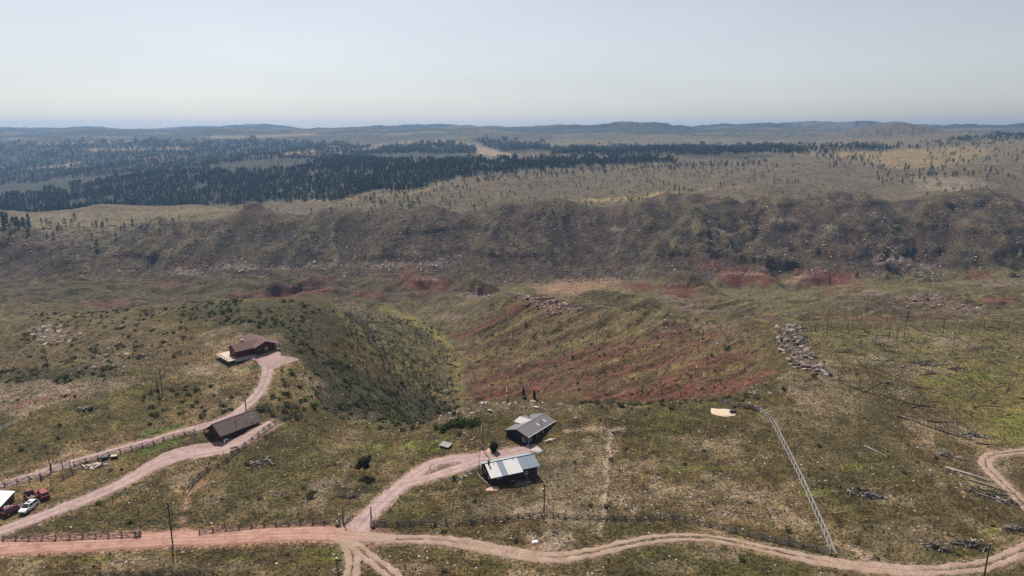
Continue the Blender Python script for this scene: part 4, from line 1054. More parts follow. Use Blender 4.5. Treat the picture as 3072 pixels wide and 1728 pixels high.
# ---------------------------------------------------------------- shrubs
ZONES = [  # outline, distance range, density per square metre, radius range, label, group
  ([(830,1015),(900,1025),(1000,1075),(1100,1125),(1250,1180),(1350,1212),(1335,1250),(1200,1270),(1080,1252),(980,1235),(905,1180),(930,1120),(880,1060)], (200,430), .27, (.55,1.35), 'dark green shrub in the dense thicket on the ravine slope', 'thicket on the ravine slope'),
  ([(480,925),(640,905),(900,900),(1000,930),(1060,1000),(950,1040),(870,1010),(850,990),(740,980),(620,985)], (230,420), .13, (.5,1.3), 'dark shrub on the hillside behind the maroon house', 'shrubs behind the maroon house'),
  ([(-20,1112),(120,1105),(350,1100),(420,1130),(200,1145),(-20,1150)], (180,330), .16, (.5,1.4), 'dark shrub in the band across the hollow beyond the meadow', 'shrub band beyond the meadow'),
  ([(430,1180),(560,1150),(700,1170),(740,1200),(700,1240),(600,1260),(430,1250)], (170,260), .055, (.8,1.6), 'grey-green shrub on the stony meadow beyond the log cabin', 'shrubs beyond the log cabin'),
  ([(720,1180),(900,1190),(1080,1252),(1400,1222),(1420,1262),(1280,1292),(1000,1290),(800,1265)], (170,270), .075, (.7,1.4), 'dark shrub along the plateau edge above the ravine', 'shrubs along the plateau edge'),
  ([(480,1060),(570,1055),(580,1095),(500,1095)], (200,330), .12, (.7,1.2), 'dark shrub in the clump on the slope left of the maroon house', 'clump beside the maroon house'),
  ([(100,940),(480,925),(600,1000),(440,1090),(200,1110),(40,1060)], (220,420), .03, (.6,1.3), 'small dark shrub on the rocky spur of the left hill', 'shrubs on the rocky spur'),
  ([(1700,1198),(2280,1190),(2280,1245),(2000,1250),(1750,1232)], (185,240), .06, (.65,1.4), 'dark shrub on the plateau rim above the red slope', 'shrubs along the canyon rim'),
  ([(850,1080),(960,1090),(960,1210),(850,1225)], (190,270), .05, (.7,1.3), 'dark shrub on the stony bank below the forecourt', 'shrubs on the stony bank'),
  ([(2340,1140),(2480,1130),(2480,1180),(2340,1190)], (180,300), .02, (.8,1.5), 'dark shrub on the bald knoll by the long rail fence', 'shrubs on the knoll'),
  ([(560,1250),(1000,1290),(1500,1250),(2500,1250),(2900,1350),(2900,1700),(1200,1720),(0,1720),(0,1200),(560,1150)], (105,260), .0085, (.35,.95), 'small dark shrub dotted on the open grassland', 'shrubs dotted over the grassland'),
  ([(1420,1000),(1600,950),(2250,1000),(2250,1190),(1420,1200)], (240,460), .012, (.5,1.2), 'dark shrub on the red soil slope', 'shrubs on the red slope'),
  ([(930,1000),(1060,960),(1200,1050),(1330,1140),(1350,1212),(1250,1180),(1100,1130),(1000,1080)], (240,430), .08, (.5,1.2), 'dark green shrub on the open flank above the ravine floor', 'shrubs on the ravine flank'),
  ([(1000,940),(1300,960),(1380,1100),(1380,1210),(1250,1180),(1100,1080)], (240,520), .03, (.6,1.3), 'dark shrub among fallen trunks in the ravine', 'shrubs in the ravine'),
]
sx, sy, ss, sz = [], [], [], []
for zi, (pl_, yr_, den, rr_, lab, grp) in enumerate(ZONES):
    U = [p[0] for p in pl_]; spread = (ray(max(U), 900)[0] - ray(min(U), 900)[0]) * 1.2 + .1
    n_ = int(den * spread * (yr_[1] ** 2 - yr_[0] ** 2) / 2)
    x, y = scatter(n_, [pl_], yr_, 2.6 if den > .07 else 1.2)
    k = clear(x, y, .3)
    if den > .07: k &= fbm(x / 15, y / 15, 3, 161) > RNG.uniform(-.55, .30, len(x))
    x, y = x[k], y[k]
    sx.append(x); sy.append(y); ss.append(rr_[0] + (rr_[1] - rr_[0]) * RNG.random(len(x)) ** 2.2 * 1.25); sz.append(np.full(len(x), zi))
sx, sy, ss, sz = map(np.concatenate, (sx, sy, ss, sz))
big, rest = split(sx, sy, ss, ss * 1.2, 300)
for i in big:
    z = ZONES[sz[i]]
    rz = RNG.uniform(0, 6.28); sq = RNG.uniform(.8, 1.15)
    kd = int(RNG.integers(7)); lab = z[4]
    if kd >= 4: lab = ('pale grey shrub' if kd == 4 else 'fresh green shrub') + lab[lab.index('shrub') + 5:]
    put('shrub', (SHRUBS + SAGES[:1] + GREENS)[kd], (sx[i], sy[i], h_at(sx[i], sy[i]) - .08), (0, 0, rz), (ss[i], ss[i] * RNG.uniform(.85, 1.15), ss[i] * sq), label=sized(lab, ss[i], .75, 1.35, 'low', 'broad'), category='shrub', group=z[5])
stuff('shrubbery', SHRUBS + SAGES[:1] + GREENS, sx[rest], sy[rest], ss[rest], RNG.uniform(0, 6.28, len(rest)), 'lower dark green shrubs spread over the slopes', .06)
x, y = scatter(int(1.7 * (1500 ** 2 - 960 ** 2) / 2 / 75), [[(1280,545),(1780,497),(2060,488),(2400,490),(2700,505),(3150,500),(3150,570),(2000,605),(1600,630),(700,640),(700,615),(1100,596)]], (950, 1500), 1.0)
k = fbm(x / 60, y / 60, 3, 151) > -.12; x, y = x[k], y[k]
x2, y2 = scatter(int(1.7 * (950 ** 2 - 720 ** 2) / 2 / 42), [[(-100,690),(500,650),(1500,620),(3150,570),(3150,830),(1500,860),(-100,900)]], (720, 950), 1.0)
k = fbm(x2 / 45, y2 / 45, 3, 153) > -.1; x2, y2 = x2[k], y2[k]
x, y = np.r_[x, x2], np.r_[y, y2]
stuff('scrub', SHRUBS, x, y, RNG.uniform(.4, 1.15, len(x)), RNG.uniform(0, 6.28, len(x)), 'low dark scrub over the canyon wall and the land beyond', .06)
print('shrubs', len(big), len(rest), time.time() - T0)

# ---------------------------------------------------------------- pines
PZ = [
  (FOREST['main'], (1100, 2400), 1 / 48., (.55, 1.3), 'dark green pine in the forest on the far slope', 'pines of the far forest'),
  (FOREST['west'], (1900, 5200), 1 / 230., (.8, 1.4), 'dark pine in the blue-hazed western forest', 'pines of the western forest'),
  (FOREST['knob'], (2200, 4200), 1 / 160., (.9, 1.4), 'dark pine on the wooded knob', 'pines on the wooded knob'),
  (FOREST['draw'], (2200, 4500), 1 / 260., (.9, 1.4), 'dark pine in the wooded draw', 'pines in the draw'),
  (FOREST['belt'], (1700, 4200), 1 / 190., (.9, 1.4), 'dark pine in the tree belt across the plateau', 'pines of the tree belt'),
  (FOREST['line'], (1500, 4200), 1 / 240., (.9, 1.4), 'dark pine in the tree line crossing the golden grass', 'pines in the tree line'),
  (FOREST['east'], (1700, 4200), 1 / 500., (.9, 1.4), 'dark pine along the eastern rise', 'pines along the eastern rise'),
  ([(2780,440),(2900,415),(3100,405),(3100,560),(2900,540),(2760,520)], (1100, 2900), 1 / 1500., (.7, 1.15), 'scattered pine on the eastern grassy slope', 'pines on the eastern slope'),
  ([(2440,470),(2640,465),(2660,505),(2480,510)], (1300, 2300), 1 / 650., (.7, 1.2), 'pine on the low knoll beyond the canyon', 'pines on the low knoll'),
  ([(2600,500),(2840,498),(2840,560),(2640,560)], (1050, 1700), 1 / 700., (.6, 1.1), 'pine in the notch beyond the canyon rim', 'pines in the notch'),
  ([(1280,540),(1460,520),(1780,495),(2060,486),(2400,490),(2400,560),(2000,600),(1600,625),(1100,625),(1100,595)], (940, 1650), 1 / 900., (.35, .75), 'small scattered pine on the bench beyond the canyon', 'small pines on the bench'),
  ([(1300,540),(1460,522),(1780,497),(2060,488),(2300,480),(2300,500),(1900,515),(1500,545),(1320,565)], (1150, 1800), 1 / 420., (.5, .95), 'pine at the ragged edge of the far forest', 'pines at the forest edge'),
  ([(0,655),(90,660),(95,700),(0,700)], (780, 1000), 1 / 90., (.8, 1.2), 'pine in the dark stand on the left canyon rim', 'pines on the left rim'),
  ([(60,650),(380,665),(420,690),(380,725),(60,715)], (780, 960), 1 / 700., (.6, 1.1), 'pine scattered along the left canyon rim', 'pines along the left rim'),
  ([(250,690),(345,690),(345,790),(285,800)], (720, 860), 1 / 330., (.9, 1.3), 'tall pine on the flank below the left rim', 'pines below the left rim'),
  ([(380,655),(560,640),(620,660),(520,705),(420,690)], (800, 920), 1 / 500., (.35, .7), 'small dark pine on the reddish knob of the rim', 'pines on the knob'),
  ([(700,610),(1300,615),(1800,595),(3072,560),(3072,590),(2000,610),(1300,650),(700,640)], (850, 1010), 1 / 1100., (.35, .8), 'small pine along the far canyon rim', 'pines along the far rim'),
  ([(1500,630),(1700,610),(1760,680),(1560,700)], (800, 960), 1 / 420., (.3, .6), 'small dark pine on the upper canyon wall', 'small pines on the wall'),
  ([(1060,600),(1420,560),(1420,625),(1060,640)], (900, 1150), 1 / 500., (.4, .8), 'small pine in the scrub beyond the far rim', 'pines beyond the rim'),
]
px_, py_, ps_, pz_ = [], [], [], []
for zi, (pl_, yr_, den, rr_, lab, grp) in enumerate(PZ):
    U = [p[0] for p in pl_]; spread = (ray(max(U), 900)[0] - ray(min(U), 900)[0]) * 1.2 + .1
    n_ = min(400000, int(den * spread * (yr_[1] ** 2 - yr_[0] ** 2) / 2))
    x, y = scatter(n_, [pl_], yr_, 2.2 if zi < 7 else .8)
    if zi in (0, 1, 2):      # clearings
        k = (.35 * fbm(x / 130, y / 130, 3, 141) + .8 * fbm(x / 22, y / 60, 2, 147)) < (.20 if zi else .27); x, y = x[k], y[k]
    px_.append(x); py_.append(y); ps_.append(RNG.uniform(*rr_, len(x))); pz_.append(np.full(len(x), zi))
px_, py_, ps_, pz_ = map(np.concatenate, (px_, py_, ps_, pz_))
big, rest = split(px_, py_, ps_ * 9.5, ps_ * 9.5, 298)
for i in big:
    zn = PZ[pz_[i]]; cm, tm, _ = PINES[RNG.integers(4)]
    t = put('pine_tree', None, (px_[i], py_[i], h_at(px_[i], py_[i]) - .3), (0, 0, RNG.uniform(0, 6.28)), ps_[i], label=sized(zn[4], ps_[i], .72, 1.1, 'short', 'tall'), category='tree', group=zn[5])
    put('crown', cm, (0, 0, 0), parent=t); put('trunk', tm, (0, 0, 0), parent=t)
nr = rest[py_[rest] < 1900]; fr_ = rest[py_[rest] >= 1900]
stuff('pine_forest', [p[2] for p in PINES], px_[nr], py_[nr], ps_[nr], RNG.uniform(0, 6.28, len(nr)), 'dark pine forest on the slopes beyond the canyon', .03)
stuff('distant_forest', FARPINES, px_[fr_], py_[fr_], ps_[fr_], RNG.uniform(0, 6.28, len(fr_)), 'blue-hazed pine forest toward the horizon', .03)
print('pines', len(big), len(nr), len(fr_), time.time() - T0)

# ---------------------------------------------------------------- burnt snags (standing)
SN = [
  ([(1380,1000),(1560,900),(2280,990),(2280,1180),(1400,1200)], (240, 520), 1 / 330., SNAGS, 'charred bare trunk standing on the red soil slope', 'charred trunks on the red slope'),
  ([(830,1020),(1060,960),(1340,1100),(1370,1210),(1000,1240)], (230, 480), 1 / 420., SNAGS, 'charred bare trunk standing in the shrubby ravine', 'charred trunks in the ravine'),
  ([(1020,940),(1180,950),(1370,1060),(1380,1200),(1250,1170),(1100,1080)], (250, 520), 1 / 55., PALESNAGS, 'pale grey dead stem leaning on the ravine side', 'pale dead stems in the ravine'),
  ([(1380,840),(2100,850),(2900,870),(2900,960),(2300,950),(1700,915),(1380,905)], (500, 720), 1 / 900., SNAGS, 'charred bare trunk standing on the canyon floor', 'charred trunks on the canyon floor'),
  ([(2340,960),(3100,960),(3100,1050),(2400,1100)], (250, 420), 1 / 420., SNAGS, 'charred bare trunk standing on the green shelf', 'charred trunks on the green shelf'),
  ([(0,680),(500,660),(1500,640),(3072,600),(3072,820),(1500,840),(0,880)], (740, 930), 1 / 330., SNAGS, 'charred bare trunk standing on the canyon wall', 'charred trunks on the canyon wall'),
  ([(560,840),(1400,800),(3072,700),(3072,820),(1400,850),(700,890)], (680, 880), 1 / 800., PALESNAGS, 'pale dead stem standing on the canyon wall', 'pale dead stems on the canyon wall'),
]
def kinds(zones, n_keep, base_h, name, cat, sizes, rest_name, rest_label, sink, lying=False, aim=None):
    X, Y, S, ZI = [], [], [], []
    for zi, zn in enumerate(zones):
        U = [p[0] for p in zn[0]]; spread = (ray(max(U), 900)[0] - ray(min(U), 900)[0]) * 1.2 + .1
        n_ = int(zn[2] * spread * (zn[1][1] ** 2 - zn[1][0] ** 2) / 2)
        x, y = scatter(n_, [zn[0]], zn[1], 1.0); k = clear(x, y, .5); x, y = x[k], y[k]
        X.append(x); Y.append(y); S.append(RNG.uniform(*sizes, len(x))); ZI.append(np.full(len(x), zi))
    X, Y, S, ZI = map(np.concatenate, (X, Y, S, ZI))
    big, rest = split(X, Y, S * base_h, S * (1.0 if lying else base_h), n_keep)
    def pose(i):
        x, y, s = X[i], Y[i], S[i]
        a = aim(zones[ZI[i]], x, y) if aim else RNG.uniform(0, 6.28)
        if not lying: return (RNG.normal(0, .05), RNG.normal(0, .05), a)
        d = 2.5; gx = (h_at(x + d, y) - h_at(x - d, y)) / (2 * d); gy = (h_at(x, y + d) - h_at(x, y - d)) / (2 * d)
        n = Vector((-gx, -gy, 1)).normalized(); ax = Vector((math.cos(a), math.sin(a), 0)); ax = (ax - n * ax.dot(n)).normalized(); b = n.cross(ax)
        return tuple(Matrix((ax, b, n)).transposed().to_euler())
    for i in big:
        zn = zones[ZI[i]]; ms = zn[3]
        put(name, ms[RNG.integers(len(ms))], (X[i], Y[i], h_at(X[i], Y[i]) - sink * S[i]), pose(i), S[i], label=sized(zn[4], S[i], sizes[0] + .28 * (sizes[1] - sizes[0]), sizes[0] + .75 * (sizes[1] - sizes[0]), 'short', 'long' if lying else 'tall'), category=cat, group=zn[5])
    for tagm, lab in ((False, rest_label[0]), (True, rest_label[1])):
        sel = np.array([i for i in rest if (zones[ZI[i]][3][0].materials[0] in (M_GREYWOOD, M_STONE)) == tagm], int)
        if len(sel):
            ps = np.array([pose(i) for i in sel])
            stuff(rest_name, zones[ZI[sel[0]]][3], X[sel], Y[sel], S[sel], ps[:, 2], lab, sink, ps[:, :2])
    print(name, len(big), len(rest), time.time() - T0)
kinds(SN, 300, 8.0, 'snag', 'dead tree', (.5, 1.15), 'dead_timber', ('charred trunks left standing by the fire', 'pale dead stems left standing by the fire'), .05)

# ---------------------------------------------------------------- fallen logs
LG = [
  ([(2360,985),(3100,980),(3100,1260),(2800,1240),(2560,1180),(2420,1120)], (170, 420), 1 / 50., LOGS, 'charred log lying on the grassy shelf above the canyon', 'charred logs on the grassy shelf'),
  ([(2500,1000),(3100,990),(3100,1200),(2700,1200)], (180, 420), 1 / 160., PALELOGS, 'bleached log lying on the grassy shelf above the canyon', 'bleached logs on the grassy shelf'),
  ([(1380,1000),(1540,890),(2280,980),(2280,1180),(1400,1200)], (240, 520), 1 / 60., LOGS, 'charred log lying down the red soil slope', 'charred logs on the red slope'),
  ([(1380,1000),(1540,890),(2280,980),(2280,1180),(1400,1200)], (240, 520), 1 / 160., PALELOGS, 'bleached log lying on the red soil slope', 'bleached logs on the red slope'),
  ([(1020,940),(1180,950),(1370,1060),(1380,1200),(1250,1170),(1100,1080)], (250, 520), 1 / 45., LOGS, 'charred log lying in the ravine', 'charred logs in the ravine'),
  ([(0,690),(500,670),(1500,640),(3072,580),(3072,830),(1500,860),(0,900)], (720, 960), 1 / 24., LOGS, 'charred log lying on the canyon wall', 'charred logs on the canyon wall'),
  ([(0,700),(1500,660),(3072,600),(3072,830),(1500,860),(0,900)], (720, 940), 1 / 110., PALELOGS, 'bleached log lying on the canyon wall', 'bleached logs on the canyon wall'),
  ([(900,870),(3072,860),(3072,960),(2300,950),(1600,905),(1100,920)], (480, 700), 1 / 420., LOGS, 'charred log lying on the canyon floor', 'charred logs on the canyon floor'),
  ([(2600,1190),(2960,1200),(3000,1330),(2800,1330)], (140, 230), 1 / 330., LOGS, 'charred log lying in the green hollow', 'charred logs in the green hollow'),
]
def log_aim(zn, x, y):
    if 'red' in zn[4]: return RNG.normal(.9, .45)
    if 'wall' in zn[4]: return RNG.normal(.25 + .5 * math.sin(x / 90.), .55)
    if 'shelf' in zn[4]: return RNG.normal(-.1, .6)
    return RNG.uniform(0, 6.28)
kinds(LG, 300, 8.0, 'fallen_log', 'log', (.4, .95), 'fallen_timber', ('charred logs strewn over the burnt slopes', 'bleached logs strewn over the burnt slopes'), .04, True, log_aim)

# ---------------------------------------------------------------- boulders
LEDGE = [new_mesh('ledge_rock', *rock_shape(300 + i, 1, 11, .5, .30, .62), M_LEDGE) for i in range(5)]
BD = [
  ([(2325,975),(2410,975),(2425,1040),(2450,1080),(2530,1118),(2490,1140),(2390,1112),(2345,1060)], (190, 400), 1 / 4.5, LEDGE, 'angular pale boulder in the broken ledge at the canyon edge', 'boulders of the broken ledge', (.6, 3.2)),
  ([(2235,1165),(2300,1150),(2320,1190),(2260,1230),(2230,1200)], (180, 290), 1 / 5., LEDGE, 'pale boulder in the heap at the head of the rail fence', 'boulders at the fence head', (.6, 1.4)),
  ([(1380,1205),(1420,1195),(1700,1200),(1700,1222),(1500,1232),(1330,1270),(1240,1290),(1280,1262)], (175, 240), 1 / 22., ROCKS, 'white boulder on the plateau rim behind the navy house', 'white boulders on the rim', (.5, 1.5)),
  ([(90,985),(180,975),(260,1010),(200,1040),(90,1030)], (230, 420), 1 / 22., ROCKS, 'grey boulder in the outcrop on the left spur', 'boulders of the left outcrop', (.8, 2.0)),
  ([(250,1060),(440,1040),(460,1100),(280,1120)], (200, 330), 1 / 40., ROCKS, 'pale boulder on the scrubby left slope', 'boulders on the left slope', (.5, 1.4)),
  ([(1390,880),(1470,872),(1480,898),(1400,905)], (480, 640), 1 / 25., REDROCKS, 'reddish boulder on the capped mound', 'boulders on the capped mound', (.8, 2.2)),
  ([(1540,880),(1680,900),(1760,935),(1660,945),(1560,905)], (430, 540), 1 / 9., REDROCKS, 'reddish boulder along the crest of the spur', 'boulders on the spur crest', (1.0, 2.6)),
  ([(2700,880),(2860,885),(2840,920),(2720,925)], (500, 620), 1 / 28., REDROCKS, 'pinkish boulder in the band on the far shelf', 'boulders on the far shelf', (.8, 2.2)),
  ([(2840,900),(2960,905),(2960,955),(2850,950)], (470, 580), 1 / 22., REDROCKS, 'reddish boulder in the outcrop beyond the shelf', 'boulders beyond the shelf', (.8, 2.4)),
  ([(1980,960),(2240,975),(2260,1010),(2000,1000)], (320, 420), 1 / 26., ROCKS, 'pale boulder on the upper red slope', 'boulders on the upper slope', (.4, 1.1)),
  ([(560,790),(760,780),(1400,775),(1400,805),(760,815),(560,830)], (690, 800), 1 / 60., ROCKS, 'pale boulder in the ledge low on the canyon wall', 'boulders of the lower ledge', (.9, 2.4)),
  ([(0,690),(500,670),(1500,640),(3072,580),(3072,830),(1500,850),(0,890)], (700, 960), 1 / 140., ROCKS, 'pale boulder on the canyon wall', 'boulders on the canyon wall', (.6, 1.7)),
  ([(2600,740),(2860,740),(2860,830),(2600,820)], (690, 840), 1 / 70., ROCKS, 'whitish boulder in the slide on the right canyon wall', 'boulders of the rock slide', (.8, 2.0)),
  ([(900,1110),(960,1120),(960,1200),(900,1200)], (190, 270), 1 / 18., ROCKS, 'pinkish stone on the bank below the forecourt', 'stones on the bank', (.3, .9)),
  ([(0,700),(380,700),(380,740),(0,740)], (740, 820), 1 / 60., REDROCKS, 'dark reddish boulder on the left canyon rim', 'boulders on the left rim', (.9, 2.4)),
  ([(420,650),(520,655),(480,690),(400,710)], (790, 880), 1 / 40., REDROCKS, 'dark reddish boulder on the rim knob', 'boulders on the rim knob', (.9, 2.4)),
]
X, Y, S, ZI = [], [], [], []
for zi, zn in enumerate(BD):
    U = [p[0] for p in zn[0]]; spread = (ray(max(U), 900)[0] - ray(min(U), 900)[0]) * 1.2 + .1
    x, y = scatter(int(zn[2] * spread * (zn[1][1] ** 2 - zn[1][0] ** 2) / 2), [zn[0]], zn[1], 1.6); k = clear(x, y, .5); x, y = x[k], y[k]
    X.append(x); Y.append(y); S.append(zn[6][0] + (zn[6][1] - zn[6][0]) * RNG.random(len(x)) ** (2.2 if zi == 0 else 3)); ZI.append(np.full(len(x), zi))
X, Y, S, ZI = map(np.concatenate, (X, Y, S, ZI))
big, rest = split(X, Y, S, S, 300)
for i in big:
    zn = BD[ZI[i]]
    put('boulder', zn[3][RNG.integers(len(zn[3]))], (X[i], Y[i], h_at(X[i], Y[i]) + .12 * S[i]), (RNG.normal(0, .25), RNG.normal(0, .25), RNG.uniform(0, 6.28)), (S[i], S[i] * RNG.uniform(.6, 1), S[i] * RNG.uniform(.6, 1.1)), label=sized(zn[4], S[i], .85, 1.7, 'small', 'large'), category='boulder', group=zn[5])
for ms, lab in ((LEDGE, 'smaller blocks of the broken ledge'), (ROCKS, 'pale boulders strewn over the canyon wall'), (REDROCKS, 'reddish boulders on the far ledges')):
    sel = np.array([i for i in rest if BD[ZI[i]][3] is ms], int)
    stuff('boulder_field', ms, X[sel], Y[sel], S[sel], RNG.uniform(0, 6.28, len(sel)), lab, -.1, RNG.normal(0, .2, (len(sel), 2)))
print('boulders', len(big), len(rest), time.time() - T0)

# ---------------------------------------------------------------- grass, straw and pebbles on the near ground
WHOLE = [[(-150,1000),(3250,960),(3250,1800),(-150,1800)]]
x, y = scatter(190000, WHOLE, (98, 330), 0)
lt = h_at(x, y, LIT); k = clear(x, y, -.4) & (h_at(x, y) > -16); x, y, lt = x[k], y[k], lt[k]
q = RNG.random(len(x))
a = q < .26 * lt + .02; b = (q > .5) & (q < .5 + .17 * (1 - .5 * lt)); c = (q > .84) & (q < .84 + .12)
stuff('loose_stones', PEBBLES, x[a], y[a], (.08 + .30 * RNG.random(a.sum()) ** 3), RNG.uniform(0, 6.28, a.sum()), 'pale stones scattered through the grass', .05)
stuff('grass', TUFTS, x[b], y[b], RNG.uniform(.25, .6, b.sum()), RNG.uniform(0, 6.28, b.sum()), 'olive grass tufts over the plateau')
stuff('dry_grass', STRAWS, x[c], y[c], RNG.uniform(.25, .55, c.sum()), RNG.uniform(0, 6.28, c.sum()), 'straw-coloured grass tufts over the plateau')
print('ground cover', a.sum(), b.sum(), c.sum(), time.time() - T0)
# ---------------------------------------------------------------- building kit
def flat_mat(name, col, rough=.7, var=.18, scale=2.0, metal=0.0, spec=.3, bands=None):
    t = NT(name)
    tc = t.node('ShaderNodeTexCoord').outputs['Object']
    c = t.mix(1.0, col, t.ramp(t.noise(tc, scale, 4, .6), [(.3, (1 - var,) * 3), (.7, (1 + var,) * 3)]), 'MULTIPLY')
    if bands:
        axis, per, amt = bands
        sep = t.node('ShaderNodeSeparateXYZ'); t.link(tc, sep.inputs[0])
        w = t.math('PINGPONG', t.math('MULTIPLY', sep.outputs[axis], 1.0 / per), .5)
        k = t.mapr(w, .0, .10)
        c = t.mix(t.math('MULTIPLY', t.math('SUBTRACT', 1.0, k), amt), c, tuple(x * .35 for x in col))
        t.bump(k, .4, .03)
    t.color(c); t.bsdf.inputs['Roughness'].default_value = rough; t.bsdf.inputs['Metallic'].default_value = metal; t.bsdf.inputs['Specular IOR Level'].default_value = spec
    return t.m
M = dict(
    navy=flat_mat('navy_siding', (.016, .019, .032), .6, bands=('Z', .22, .5)), greyroof=flat_mat('grey_metal_roof', (.150, .138, .142), .45, .08, bands=('X', .6, .25)),
    white=flat_mat('white_paint', (.72, .71, .69), .5, .06), trim=flat_mat('pale_trim', (.50, .50, .52), .5, .06), glass=flat_mat('window_glass', (.02, .024, .03), .12, .1, spec=.6),
    log=flat_mat('dark_log_wall', (.060, .034, .022), .8, .3, bands=('Z', .24, .7)), cabinroof=flat_mat('brown_metal_roof', (.098, .068, .064), .7, .08, bands=('X', .5, .2)),
    redwood=flat_mat('red_brown_siding', (.070, .022, .017), .75, .2, bands=('Z', .2, .5)), redroof=flat_mat('maroon_metal_roof', (.115, .056, .052), .75, .08, bands=('X', .5, .2)),
    redroof_y=flat_mat('maroon_roof_sheets', (.115, .056, .052), .75, .08, bands=('Y', .5, .2)),
    deck=flat_mat('pale_deck_boards', (.50, .41, .34), .8, .12, bands=('X', .16, .35)), dwood=flat_mat('dark_timber', (.045, .032, .026), .8, .25), gwood=flat_mat('grey_boards', (.19, .165, .15), .85, .25, bands=('X', .18, .5)),
    blueroof=flat_mat('blue_grey_sheet', (.22, .26, .32), .38, .07, bands=('X', .45, .15)), lightroof=flat_mat('light_blue_sheet', (.33, .40, .44), .38, .07, bands=('X', .45, .15)), creamroof=flat_mat('cream_sheet', (.36, .35, .335), .6, .06), whiteroof=flat_mat('white_roof_sheet', (.62, .61, .59), .45, .06, bands=('X', .9, .08)),
    dark=flat_mat('dark_shed_wall', (.035, .031, .033), .8, .3, bands=('X', .3, .5)), concrete=flat_mat('concrete', (.36, .33, .31), .9, .15), black=flat_mat('black_metal', (.018, .018, .02), .5, .1), steel=flat_mat('galvanised_steel', (.42, .44, .46), .4, .1, metal=.5),
    shedwall=flat_mat('grey_shed_wall', (.085, .08, .085), .7, .2, bands=('X', .4, .4)), pole=flat_mat('utility_pole_wood', (.085, .062, .05), .9, .3, 1.0), shedroof=flat_mat('dull_metal_sheet', (.20, .195, .20), .6, .15, bands=('X', .3, .4)), pink=flat_mat('pink_flagstone', (.50, .30, .25), .9, .12), tyre=flat_mat('tyre_rubber', (.015, .015, .016), .8, .1),
    rim=flat_mat('wheel_rim', (.35, .35, .36), .35, .05, metal=.7), carwhite=flat_mat('white_car_paint', (.75, .75, .76), .25, .02, spec=.5), carmaroon=flat_mat('maroon_car_paint', (.13, .018, .026), .25, .03, spec=.5), carred=flat_mat('red_car_paint', (.26, .03, .035), .3, .03, spec=.5),
    cartruck=flat_mat('dark_red_truck_paint', (.16, .022, .026), .35, .06, spec=.5), lampw=flat_mat('headlamp', (.7, .7, .72), .15, .02, spec=.6), lampr=flat_mat('tail_lamp', (.35, .02, .02), .2, .02, spec=.6), tarp=flat_mat('cream_tarp', (.52, .41, .30), .8, .08), plastic=flat_mat('white_plastic_tank', (.66, .62, .58), .45, .05),
    lumber=flat_mat('pale_lumber', (.46, .39, .32), .85, .2), fence=flat_mat('fence_rail_wood', (.105, .090, .083), .9, .35, 1.0), palefence=flat_mat('bleached_rail_wood', (.30, .28, .27), .9, .25, 1.0), signred=flat_mat('faded_red_paint', (.22, .07, .06), .8, .15))

class Kit:
    """collects boxes, bars and prisms for one mesh"""
    def __init__(s): s.v, s.f = [], []
    def box(s, x0, x1, y0, y1, z0, z1):
        k = len(s.v); s.v += [(x, y, z) for z in (z0, z1) for x, y in ((x0, y0), (x1, y0), (x1, y1), (x0, y1))]
        s.f += [tuple(k + i for i in q) for q in ((3, 2, 1, 0), (4, 5, 6, 7), (0, 1, 5, 4), (1, 2, 6, 5), (2, 3, 7, 6), (3, 0, 4, 7))]; return s
    def hexa(s, p):
        k = len(s.v); s.v += [tuple(q) for q in p]
        s.f += [tuple(k + i for i in q) for q in ((3, 2, 1, 0), (4, 5, 6, 7), (0, 1, 5, 4), (1, 2, 6, 5), (2, 3, 7, 6), (3, 0, 4, 7))]; return s
    def bar(s, a, b, r, n=5, r2=None): tube(s.v, s.f, a, b, r, r if r2 is None else r2, n); return s
    def slab(s, p, t):
        """a sloping sheet given by four corners, thickened downwards"""
        return s.hexa([(x, y, z - t) for x, y, z in p] + list(p))
    def prism(s, poly, a0, a1, axis):
        """polygon in the plane across the axis, swept from a0 to a1"""
        k = len(s.v); n = len(poly)
        for a in (a0, a1): s.v += [(a, p, q) if axis == 'x' else ((p, a, q) if axis == 'y' else (p, q, a)) for p, q in poly]
        for i in range(n): j = (i + 1) % n; s.f.append((k + i, k + j, k + n + j, k + n + i))
        s.f += [tuple(range(k + n - 1, k - 1, -1)), tuple(range(k + n, k + 2 * n))]; return s
    def mesh(s, name, mat):
        me = new_mesh(name, s.v, s.f, mat)
        bm = bmesh.new(); bm.from_mesh(me); bmesh.ops.recalc_face_normals(bm, faces=bm.faces); bm.to_mesh(me); bm.free()
        return me
    def put(s, name, mat, parent, **tags): return put(name, s.mesh(name, mat), (0, 0, 0), parent=parent, **tags)
def thing(name, loc, ang, label, cat, group=None):
    return put(name, None, loc, (0, 0, ang), label=label, category=cat, group=group)
